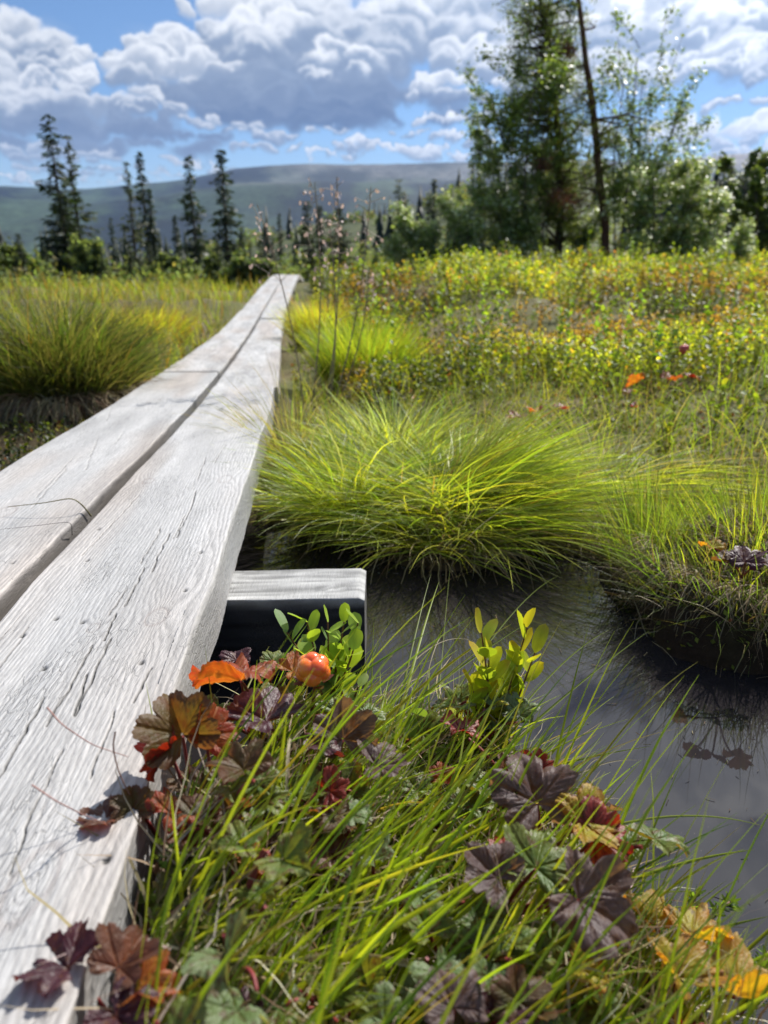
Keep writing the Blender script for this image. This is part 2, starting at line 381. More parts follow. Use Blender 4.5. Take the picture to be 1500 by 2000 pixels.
def ground_z(x, y):
    x = np.asarray(x, float); y = np.asarray(y, float); r = np.hypot(x, y); az = np.arctan2(x, y)
    gx, gz = plank_line(np.clip(y, -.6, 12)); side = x - gx
    # bog beside the boardwalk, rising to the right
    zr = np.interp(y, [0, 1, 1.6, 2.6, 4, 6, 9, 12, 14, 20, 40], [.03, .03, .04, .06, .09, .11, .14, .17, .16, -.1, -.9])
    zl = np.interp(y, [0, 1, 2, 3, 5, 8, 10, 13, 20, 40], [.0, -.01, .02, -.01, -.05, -.08, -.12, -.22, -.5, -1.0])
    zc = gz - .10
    z = np.where(side > 0, zc + (zr - zc) * sstep(side, .2, np.clip(.5 + y * .2, .5, 2.8)), zc + (zl - zc) * sstep(-side, .2, .9))
    z = np.where(y > 12, np.interp(y, [12, 20, 40], [0, 0, 0]) + np.where(side > 0, zl + (zr - zl) * sstep(side, 0., 2.5), zl), z)
    z = z + fbm(x * 1.6, y * 1.6, 4, 5) * .16 * sstep(r, 1.1, 3) + fbm(x * .5, y * .5, 2, 9) * .12 * sstep(r, 3, 8)
    # foreground tussock and the pool
    near = 1 - sstep(r, 1.1, 1.5)
    zn = .064 + .070 * np.exp(-(np.maximum(side - .16, 0) / .05)) * (1 - sstep(y, .36, .46)) * sstep(side, .148, .168) + fbm(x * 16, y * 16, 3, 4) * .03
    zn = np.where((y > .85) | (x > .6), .02, zn); zn = np.where((x > .5) & (y < .8), .03, zn)
    z = z * (1 - near) + near * zn
    sd = poly_sd(x, y, POOL) + fbm(x * 14, y * 14, 3, 8) * .03
    z = np.where(r < 2.5, np.where(sd < 0, -.07 - .05 * sstep(-sd, 0, .1), z * sstep(sd, 0, .055) + -.07 * (1 - sstep(sd, 0, .055))), z)
    # under the planks
    up = (np.abs(side + .01) < .2) & (y < 1.0) & (y > .3)
    z = np.where(up, np.minimum(z, -.03), z)
    z = np.where((np.abs(side) < .16) & (y > -.5) & (y < 11.2), np.minimum(z, gz - .062), z)
    # small wet hollows further back
    for (cx, cy, q) in ((.27, 1.30, .10), (.46, 1.03, .10)):
        z = z - (.06 + .05) * np.exp(-(((x - cx) / q) ** 2 + ((y - cy) / (q * .8)) ** 2))
    # middle distance, ridge and fells; elevation angles as seen from the boardwalk
    us = [-400, 0, 200, 400, 600, 760, 900, 1100, 1300, 1500, 1900]
    z120 = np.interp(az, U_AZ(us), [-4, -4, -4.5, -4.5, -3, -1, 1, 3, 3, 3, 3])
    z250 = np.interp(az, U_AZ(us), [-6, -6, -5, 1, 8, 13, 19, 24, 20, 18, 16])
    z500 = np.interp(az, U_AZ(us), [-22, -22, -22, -20, -18, -12, -4, 4, 16, 20, 20])
    hl = [(-900, 400), (-100, 372), (0, 366), (100, 370), (170, 372), (230, 366), (330, 356), (400, 345), (460, 334), (520, 329), (600, 325), (750, 324), (900, 322), (1100, 318), (1250, 321), (1310, 318), (1400, 308), (1500, 300), (1700, 296), (2300, 380)]
    hr = [ray(*q) for q in hl]
    z3600 = 3600 * np.interp(az, [math.atan2(q[0], q[1]) for q in hr], [q[2] / math.hypot(q[0], q[1]) for q in hr])
    zmid = z3600 * .55 - 10
    zf = np.where(r < 120, np.interp(r, [38, 120], [0, 1]) * (z120 + .95) - .95,
         np.where(r < 250, z120 + (z250 - z120) * sstep(r, 120, 250),
         np.where(r < 500, z250 + (z500 - z250) * sstep(r, 250, 480),
         np.where(r < 1300, z500 + (-6 - z500) * sstep(r, 500, 1300),
         np.where(r < 2400, -6 + (zmid + 6) * sstep(r, 1300, 2400), zmid + (z3600 - zmid) * sstep(r, 2400, 3600) - np.maximum(r - 3600, 0) * .12)))))
    zf = zf + fbm(x / 28, y / 28, 3, 21) * 2.2 * sstep(r, 60, 200) + fbm(x / 420, y / 420, 4, 22) * 26 * sstep(r, 700, 2000) * (1 - .75 * sstep(r, 2600, 3600))
    k = sstep(r, 26, 40)
    return z * (1 - k) + zf * k
NR, NA = 330, 420
rr_ = np.concatenate([[0.0], np.geomspace(.12, 4200, NR)])
# finer where the camera looks
t_ = np.linspace(-1, 1, NA, endpoint=False); aa_ = np.pi * (t_ * .42 + .58 * t_ ** 3)
Rg, Ag = np.meshgrid(rr_, aa_, indexing='ij'); GX = Rg * np.sin(Ag); GY = Rg * np.cos(Ag); GZ = ground_z(GX, GY)
ia = np.arange(len(rr_) - 1)[:, None] * NA; ja = np.arange(NA)[None]
F = np.stack([ia + ja, ia + (ja + 1) % NA, ia + NA + (ja + 1) % NA, ia + NA + ja], -1).reshape(-1, 4)[:, ::-1]
rad = Rg.ravel(); gxf = GX.ravel(); gyf = GY.ravel(); gzf = GZ.ravel()
n1 = fbm(gxf / .25, gyf / .25, 4, 40); n2 = fbm(gxf / 3, gyf / 3, 4, 41)
moss = np.array((.10, .105, .030)); peat = np.array((.035, .022, .013)); litter = np.array((.16, .125, .065)); heath = np.array((.085, .095, .035))
tq = np.clip(.5 + n1[:, None] * 1.6, 0, 1); col = litter * tq + moss * (1 - tq)
tq = np.clip(.3 + n2[:, None] * 1.5, 0, 1) * sstep(rad, 2, 8)[:, None]; col = col * (1 - tq) + heath * tq
sdg = poly_sd(gxf, gyf, POOL); wet = np.maximum(1 - sstep(gzf, -.03, .02), 1 - sstep(sdg, .035, .075))[:, None] * (rad < 2.2)[:, None]; col = col * (1 - wet) + peat * wet
ditch = ((gxf < plank_line(np.clip(gyf, -.6, 12))[0] - .05) * (1 - sstep(gyf, 1.5, 1.9)) * (gyf > -.5) * (rad < 2.6))[:, None] * .8; col = col * (1 - ditch) + peat * 1.2 * ditch
far = sstep(rad, 20, 60)[:, None]; nf = fbm(gxf / 14, gyf / 14, 4, 50)[:, None]
fcol = np.array((.055, .068, .024)) + np.clip(nf, -.4, .5) * np.array((.06, .06, .02)); col = col * (1 - far) + fcol * far
# forest below with cloud shadow painted in, paler lichen heath above the tree line
hill = sstep(rad, 600, 1400)[:, None]
elev = (gzf - 0) / np.maximum(rad, 1) + fbm(gxf / 500, gyf / 260, 5, 60, .6) * .028
tl = sstep(elev, .074, .096)[:, None]
pat = np.clip(.5 + fbm(gxf / 170, gyf / 420, 5, 61, .62) * 2.6, 0, 1)[:, None]
forest = np.array((.006, .014, .018)) * (1 - pat) + np.array((.034, .056, .034)) * pat
fell = np.array((.020, .030, .028)) * (1 - pat) + np.array((.095, .10, .09)) * pat
right_fell = sstep(np.arctan2(gxf, gyf), .30, .38)[:, None]
hc = forest * (1 - tl) + fell * tl; hc = hc * (1 - right_fell * tl) + np.array((.17, .16, .155)) * right_fell * tl
col = col * (1 - hill) + hc * hill
M_ground, k = mat('ground')
pos = k.new('ShaderNodeTexCoord').outputs['Object']; c = col_attr(k); px_, py_, pz_ = k.sep(pos)
dist = k.vm('LENGTH', pos); nearf = k.ss(dist, 3, 40, 1, 0)
nA = k.noise(pos, 90, 6, .65); nB = k.noise(pos, .06, 8, .7); nC = k.noise(pos, 1.4, 6, .7)
f1 = k.m('ADD', k.m('MULTIPLY', nearf, k.m('MULTIPLY', k.m('SUBTRACT', nA, .5), 1.6)), k.m('MULTIPLY', k.m('SUBTRACT', nC, .5), .9))
farf = k.ss(dist, 500, 1500); nD = k.noise(k.vm('MULTIPLY', pos, (1, .45, 1)), .0045, 8, .72, .4); nE = k.noise(pos, .03, 4, .7)
f2 = k.m('ADD', k.m('ADD', f1, k.m('MULTIPLY', k.m('SUBTRACT', nB, .5), 1.5)), k.m('MULTIPLY', farf, k.m('ADD', k.m('MULTIPLY', k.m('SUBTRACT', nD, .5), 3.6), k.m('MULTIPLY', k.m('SUBTRACT', nE, .5), 1.6))))
c = k.mix(1.0, c, k.m('MAXIMUM', k.m('ADD', 1.0, f2), .15), 'MULTIPLY')
p = k.new('ShaderNodeBsdfPrincipled'); k.put(p.inputs['Base Color'], c); p.inputs['Roughness'].default_value = .85; p.inputs['Specular IOR Level'].default_value = .15
b = k.new('ShaderNodeBump'); b.inputs['Strength'].default_value = .9; b.inputs['Distance'].default_value = .006; k.put(b.inputs['Height'], nA); k.l.new(b.outputs[0], p.inputs['Normal'])
out(k, p.outputs[0])
near_m = np.repeat(((rr_[:-1] < 1200)), NA)
A = Acc(); A.add(np.stack([gxf, gyf, gzf], 1), F, col)
gnd = A.build('ground', M_ground, kind='structure')

def snap(x, y): return np.stack([x, y, ground_z(x, y)], -1)

# air between here and the fells
A = Acc(); lo, hi = (-4600, -4600, -70), (4600, 4600, 620)
A.add([(x, y, z) for x in (lo[0], hi[0]) for y in (lo[1], hi[1]) for z in (lo[2], hi[2])], [(0, 1, 3, 2), (4, 6, 7, 5), (0, 4, 5, 1), (2, 3, 7, 6), (0, 2, 6, 4), (1, 5, 7, 3)])
M_haze, k = mat('haze'); pv = k.new('ShaderNodeVolumePrincipled'); pv.inputs['Color'].default_value = (.30, .50, 1, 1); pv.inputs['Density'].default_value = .000055
pv.inputs['Anisotropy'].default_value = .3
o_ = k.new('ShaderNodeOutputMaterial'); k.l.new(pv.outputs[0], o_.inputs['Volume'])
A.build('haze', M_haze, kind='stuff', smooth=False)

# ------------------------------------------------------------------ water
M_water, k = mat('bog_water'); pos = k.new('ShaderNodeTexCoord').outputs['Object']
p = k.new('ShaderNodeBsdfPrincipled'); p.inputs['Roughness'].default_value = .0; p.inputs['IOR'].default_value = 1.333
sp = k.vor(pos, 260, 'F1'); dust = k.ss(sp, .04, .09, 1, 0); dsel = k.ss(k.noise(pos, 30, 3), .5, .66)
dust = k.m('MULTIPLY', dust, dsel)
blot = k.noise(pos, 9, 5, .6)
c = k.mix(blot, (.010, .009, .010), (.030, .026, .028)); c = k.mix(dust, c, (.20, .17, .14))
k.put(p.inputs['Base Color'], c); p.inputs['Specular IOR Level'].default_value = .5
b = k.new('ShaderNodeBump'); b.inputs['Strength'].default_value = .015; b.inputs['Distance'].default_value = .002; k.put(b.inputs['Height'], k.noise(pos, 22, 1)); k.l.new(b.outputs[0], p.inputs['Normal'])
out(k, p.outputs[0])
A = Acc(); xs = np.linspace(-1.3, 2.2, 30); ys = np.linspace(-.3, 1.62, 26); X, Y = np.meshgrid(xs, ys, indexing='ij')
i = np.arange(29)[:, None] * 26 + np.arange(25)[None]
A.add(np.stack([X, Y, X * 0], -1).reshape(-1, 3), np.stack([i, i + 26, i + 27, i + 1], -1).reshape(-1, 4))
A.build('water', M_water, kind='structure')
# floating bits: stems and flecks lying on the water
A = Acc(); N = 700
q = np.stack([rng.uniform(0, .85, N), rng.uniform(.2, .9, N)], 1); q = q[poly_sd(q[:, 0], q[:, 1], POOL) < -.01]; N = len(q)
ang = rng.uniform(0, 6.28, N); L = rng.uniform(.0008, .0060, N) * rng.uniform(.4, 1, N); W = rng.uniform(.00012, .00030, N)
dx = np.stack([np.cos(ang), np.sin(ang)], 1) * L[:, None]; pw = np.stack([-np.sin(ang), np.cos(ang)], 1) * W[:, None]
z = np.full((N, 1), .0008); a = np.concatenate([q - dx - pw, z], 1); b_ = np.concatenate([q + dx - pw, z], 1); c_ = np.concatenate([q + dx + pw, z + .0004], 1); d_ = np.concatenate([q - dx + pw, z + .0004], 1)
V = np.stack([a, b_, c_, d_], 1).reshape(-1, 3); A.add(V, np.arange(4 * N).reshape(-1, 4), np.repeat(colors(N, [(.16, .12, .09), (.30, .22, .12), (.12, .10, .09)], jit=.4), 4, 0))
tag(A.build('floating_litter', M_straw, kind='stuff'), 'thin straw flecks scattered over the dark pool surface', 'litter')

# ------------------------------------------------------------------ boardwalk
HOLES = [tuple(at(u, v, .14)[:2]) for u, v in ((168, 1079), (391, 1062), (360, 1141), (22, 1083), (190, 1014), (160, 1205), (108, 1198), (42, 1233), (85, 1300), (205, 1690), (275, 1290))]
KNOTS = [(*at(305, 1195, .14)[:2], .014, .007), (*at(181, 1218, .14)[:2], .007, .0035), (*at(440, 940, .12)[:2], .016, .007), (*at(290, 945, .12)[:2], .012, .006), (*at(8, 1015, .12)[:2], .02, .010),
         (*at(300, 783, .1)[:2], .03, .01), (*at(60, 1720, .145)[:2], .02, .008), (*at(380, 815, .1)[:2], .02, .009), (-.52, 2.4, .03, .012), (-.40, 2.1, .03, .012)]
CRK = [[(382, 950), (372, 990), (352, 1030), (345, 1050)], [(332, 1040), (312, 1083), (297, 1123)], [(283, 1115), (262, 1160), (244, 1197)], [(228, 1213), (216, 1245), (208, 1270)], [(219, 1266), (203, 1300), (180, 1362), (150, 1430)],
       [(183, 1280), (165, 1315), (145, 1360), (120, 1405), (95, 1450)], [(90, 1390), (50, 1470), (5, 1560)], [(175, 1340), (158, 1395), (150, 1425)], [(300, 1330), (262, 1400)],
       [(315, 1030), (275, 1105)], [(362, 1000), (338, 1052)], [(130, 900), (60, 990)], [(190, 830), (166, 905)], [(220, 745), (205, 800)], [(140, 880), (70, 965)], [(240, 820), (222, 850)],
       [(400, 880), (385, 925)], [(440, 850), (418, 890)], [(270, 960), (160, 1090)], [(130, 1500), (60, 1660), (30, 1760)], [(230, 1420), (180, 1560)], [(60, 1240), (0, 1330)], [(250, 1160), (215, 1215)]]
CRK = [np.array([at(u, v, .13)[:2] for u, v in L]) for L in CRK]
def wood(X, Y, seed):
    """height (m) and colour of the weathered surface at plan positions X, Y (X is the unrolled distance across)"""
    ks = np.zeros_like(X); inside = np.zeros_like(X); kr = np.zeros_like(X)
    gx, _ = plank_line(Y); Xs = X - gx
    warp = fbm(Xs * 9 + seed, Y * 1.1, 3, seed) * 7.0
    for (kx, ky, ry, rx) in KNOTS:
        dx = (X - kx) / rx; dy = (Y - ky) / ry; q = dx * dx + dy * dy
        g = np.exp(-q / 7.0); warp += np.sign(dx) * g * 2.4 * np.clip(np.abs(dx), 0, 1)
        inside = np.maximum(inside, 1 - sstep(q + fbm(X * 150, Y * 90, 2, 3) * .8, .6, 1.3)); kr = kr + np.where(q < 3, np.sqrt(q) * 4, 0)
        ks = np.maximum(ks, np.exp(-((np.sqrt(q) - 1.05) / .16) ** 2))
    ph = Xs / .0034 + warp + fbm(X * 160, Y * 18, 2, 7) * .7; ph = np.where(inside > .5, kr, ph)
    s = ph - np.floor(ph); ridge = sstep(s, 0, .65) * (1 - sstep(s, .82, 1.0))
    amp = .55 + .45 * np.clip(fbm(Xs * 14, Y * 3, 3, seed + 9) * 2, -1, 1)
    crink = vnoise(X * 900 + fbm(X * 80, Y * 80, 2, 1) * 6, Y * 260, 5) + .7 * vnoise(X * 500, Y * 120, 6)      # torn little fibres
    h = ridge * .00034 * amp + crink * .00032 * (1.15 - .6 * amp) + fbm(Xs * 20, Y * 5, 3, 12) * .0012
    ck = np.zeros_like(X)
    for i, L in enumerate(CRK):
        xm0, xm1 = L[:, 0].min() - .02, L[:, 0].max() + .02; ym0, ym1 = L[:, 1].min() - .02, L[:, 1].max() + .02
        sel = (X > xm0) & (X < xm1) & (Y > ym0) & (Y < ym1)
        if not sel.any(): continue
        x = X[sel] + fbm(Y[sel] * 90, Y[sel] * 0 + i, 3, 3) * .0014; y = Y[sel]; d = np.full(x.shape, 9.)
        for a, b in zip(L[:-1], L[1:]):
            e = b - a; t = np.clip(((x - a[0]) * e[0] + (y - a[1]) * e[1]) / (e @ e), 0, 1); d = np.minimum(d, np.hypot(x - a[0] - e[0] * t, (y - a[1] - e[1] * t)))
        wd = .00075 if i < 9 else .0005
        ck[sel] = np.maximum(ck[sel], 1 - sstep(d, wd * .25, wd * 1.25))
    for (hx, hy) in HOLES:
        q = ((X - hx) / .0016) ** 2 + ((Y - hy) / .0024) ** 2; ck = np.maximum(ck, np.exp(-q) * 1.2)
    h = h - ck * .0018 - ks * .0006 * inside
    base = np.stack([np.full(X.shape, .405), np.full(X.shape, .398), np.full(X.shape, .393)], -1)
    br = np.clip(.3 + fbm(Xs * 13 + 3, Y * 2.2, 3, seed + 4) * 1.7, 0, 1)[..., None] * .55
    base = base * (1 - br) + np.array((.36, .30, .255)) * br
    base = base * (.77 + .31 * ridge[..., None] + .12 * crink[..., None]) * (1 + .30 * fbm(Xs * 30, Y * 4, 3, 90)[..., None])
    base = base * (1 - np.where(inside > 0, .0, 0)[..., None] - .22 * np.clip(ks, 0, 1)[..., None] * np.array((.8, .95, 1.0)))
    base = base * (1 - .93 * np.clip(ck, 0, 1)[..., None])
    return h, np.clip(base, .01, .8)
M_wood, k = mat('weathered_wood'); tc = k.new('ShaderNodeTexCoord').outputs['Object']
mp = k.vm('MULTIPLY', tc, (1, .045, 1)); c = col_attr(k)
fi = k.noise(mp, 900, 4, .6, .3); fj = k.noise(k.vm('MULTIPLY', tc, (1, .2, 1)), 420, 3, .6, .6); fk = k.noise(mp, 180, 5, .6)
cells = k.vor(k.vm('ADD', k.vm('MULTIPLY', tc, (1, .16, 1)), k.vm('SCALE', k.comb(fj, fi, fj), sc=.0012)), 330, 'DISTANCE_TO_EDGE')
tear = k.m('MULTIPLY', k.ss(cells, .0, .07, 1, 0), k.ss(k.noise(k.vm('MULTIPLY', tc, (1, .25, 1)), 28, 3), .46, .62))
c = k.mix(1.0, c, k.m('ADD', .66, k.m('ADD', k.m('MULTIPLY', fi, .34), k.m('MULTIPLY', fk, .30))), 'MULTIPLY')
c = k.mix(k.m('MULTIPLY', tear, .30), c, (.16, .15, .14))
p = k.new('ShaderNodeBsdfPrincipled'); k.put(p.inputs['Base Color'], c); p.inputs['Roughness'].default_value = .62; p.inputs['Specular IOR Level'].default_value = .35
hh = k.m('ADD', k.m('ADD', k.m('MULTIPLY', fi, .6), k.m('MULTIPLY', fj, .9)), k.m('MULTIPLY', tear, -.6))
b = k.new('ShaderNodeBump'); b.inputs['Strength'].default_value = .9; b.inputs['Distance'].default_value = .0007; k.put(b.inputs['Height'], hh); k.l.new(b.outputs[0], p.inputs['Normal'])
out(k, p.outputs[0])

def plank(x0, x1, y0, y1, th, dy, nx, parent, seed, dz=0.0, y_end_tilt=0):
    """x0, x1: offsets from the centre line; a bevelled, worn plank following the walk"""
    ny = max(8, int((y1 - y0) / dy)); ys = np.linspace(y0, y1, ny)
    if y0 < 0: ys = np.concatenate([np.linspace(y0, .13, 40)[:-1], .13 * (y1 / .13) ** np.linspace(0, 1, ny)]); ny = len(ys)
    w_ = x1 - x0; bev = .0017
    nt_ = nx; prof = []
    ns = max(4, nx // 8)
    for i in range(ns): prof.append((x0, -th + (th - bev) * i / ns, x0 - th + (th - bev) * i / ns))
    for i in range(4): a = math.pi / 2 * i / 3; prof.append((x0 + bev * (1 - math.cos(a)), -bev + bev * math.sin(a), x0 - bev + bev * i / 3))
    for i in range(1, nt_): prof.append((x0 + bev + (w_ - 2 * bev) * i / nt_, 0, x0 + bev + (w_ - 2 * bev) * i / nt_))
    for i in range(4): a = math.pi / 2 * i / 3; prof.append((x1 - bev * (1 - math.sin(a)), -bev * (1 - math.cos(a)), x1 - bev + bev * i / 3))
    for i in range(1, ns + 1): prof.append((x1, -bev - (th - bev) * i / ns, x1 + (th - bev) * i / ns))
    prof = np.array(prof); n = len(prof)
    top = (prof[:, 1] > -.0001)
    gx, gz = plank_line(ys)
    PX = gx[:, None] + prof[None, :, 0]; PZ = gz[:, None] + prof[None, :, 1] + dz; PY = np.repeat(ys[:, None], n, 1)
    h, col = wood(gx[:, None] + prof[None, :, 2], PY, seed)
    side = np.where(prof[:, 1] < -bev - 1e-6, np.sign(prof[:, 0] - (x0 + x1) / 2), 0.0)[None]
    wob = fbm(ys * 7, ys * 0 + seed, 3, seed)[:, None] * .0022
    PZ = PZ + h * np.where(side == 0, 1, 0); PX = PX + h * side * 1.2 + wob * np.sign(prof[:, 0] - (x0 + x1) / 2)[None] * (np.abs(prof[:, 0] - (x0 + x1) / 2) > w_ * .42)[None]
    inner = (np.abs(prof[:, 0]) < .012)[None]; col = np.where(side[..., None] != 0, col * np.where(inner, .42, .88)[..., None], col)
    V = np.stack([PX, PY, PZ], -1).reshape(-1, 3); i = np.arange(ny - 1)[:, None] * n + np.arange(n - 1)[None]
    F = np.stack([i, i + 1, i + n + 1, i + n], -1).reshape(-1, 4)[:, ::-1]
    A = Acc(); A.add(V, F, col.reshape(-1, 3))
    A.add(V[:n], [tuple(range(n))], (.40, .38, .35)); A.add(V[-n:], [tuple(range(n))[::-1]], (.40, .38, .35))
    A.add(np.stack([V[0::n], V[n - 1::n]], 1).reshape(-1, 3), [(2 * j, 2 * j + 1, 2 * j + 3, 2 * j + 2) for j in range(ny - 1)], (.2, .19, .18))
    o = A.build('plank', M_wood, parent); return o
walk = thing('boardwalk', 'weathered grey two-plank boardwalk running over the bog to the horizon', 'boardwalk', (-.28, .5, .0))
TH = .050
plank(.009, .150, -.30, 1.76, TH, .0033, 250, walk, 1)
plank(-.166, -.009, -.30, 2.10, TH, .0048, 150, walk, 2)
plank(.007, .160, 1.765, 4.9, TH, .02, 40, walk, 3, -.003); plank(-.166, -.007, 2.106, 5.6, TH, .02, 40, walk, 4, .002)
plank(.008, .162, 4.906, 8.2, TH, .05, 20, walk, 5, .004); plank(-.164, -.008, 5.606, 8.8, TH, .05, 20, walk, 6, -.002)
plank(.008, .160, 8.206, 11.4, TH, .08, 14, walk, 7, -.002); plank(-.166, -.008, 8.806, 11.4, TH, .08, 14, walk, 8, .002)
def beam(y, x0, x1, zt, h, d, parent, ang=0.0, seed=3):
    """a cross timber with softened edges and a wood grain along X"""
    A = Acc(); bev = .0016; nx = 90; nz = 16; xs = np.linspace(x0, x1, nx)
    pr = [(0, -h)] + [(0, -h + (h - bev) * i / nz) for i in range(1, nz)] + [(bev * (1 - math.cos(a)), -bev + bev * math.sin(a)) for a in np.linspace(0, math.pi / 2, 4)] \
        + [(bev + (d - 2 * bev) * i / nz, 0) for i in range(1, nz)] + [(d - bev * (1 - math.sin(a)), -bev * (1 - math.cos(a))) for a in np.linspace(0, math.pi / 2, 4)] + [(d, -h)]
    pr = np.array(pr); n = len(pr); L = np.concatenate([[0], np.cumsum(np.hypot(*np.diff(pr, axis=0).T))])
    X = np.repeat(xs[:, None], n, 1); s = L[None] + 0 * X
    g = fbm(s * 420 + fbm(X * 9, s * 30, 2, seed) * 5, X * 14, 3, seed) ; hh_ = g * .0009
    Yp = y + pr[None, :, 0] + np.where(pr[None, :, 0] < bev, -hh_, 0); Zp = zt + pr[None, :, 1] + np.where(pr[None, :, 1] > -bev, hh_, 0)
    Xp = X.copy(); ends = np.clip((X - (x1 - .004)) / .004, 0, 1); Zp = Zp - ends * .003 * (pr[None, :, 1] > -bev - 1e-6)
    Xr = Xp - x0; Yr = Yp + Xr * math.sin(ang)
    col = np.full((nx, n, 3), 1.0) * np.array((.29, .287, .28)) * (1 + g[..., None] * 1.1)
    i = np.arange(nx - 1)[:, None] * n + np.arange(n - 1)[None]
    V = np.stack([Xp, Yr, Zp], -1).reshape(-1, 3); wetshade = (1 - sstep(pr[:, 1], -.012, -.003))[None, :, None]; col = col * (1 - wetshade) + np.array((.035, .036, .042)) * (1 + g[..., None]) * wetshade  # vertical faces near black: shade painted into the colour of wet-stained timber
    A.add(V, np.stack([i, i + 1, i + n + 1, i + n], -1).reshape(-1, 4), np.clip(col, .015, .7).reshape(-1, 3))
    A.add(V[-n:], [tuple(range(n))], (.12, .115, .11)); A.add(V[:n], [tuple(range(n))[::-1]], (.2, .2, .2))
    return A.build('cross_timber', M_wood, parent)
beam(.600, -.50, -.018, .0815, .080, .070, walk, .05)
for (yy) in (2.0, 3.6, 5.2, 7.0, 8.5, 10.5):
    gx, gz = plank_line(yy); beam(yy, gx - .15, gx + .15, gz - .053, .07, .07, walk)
rebase(walk)

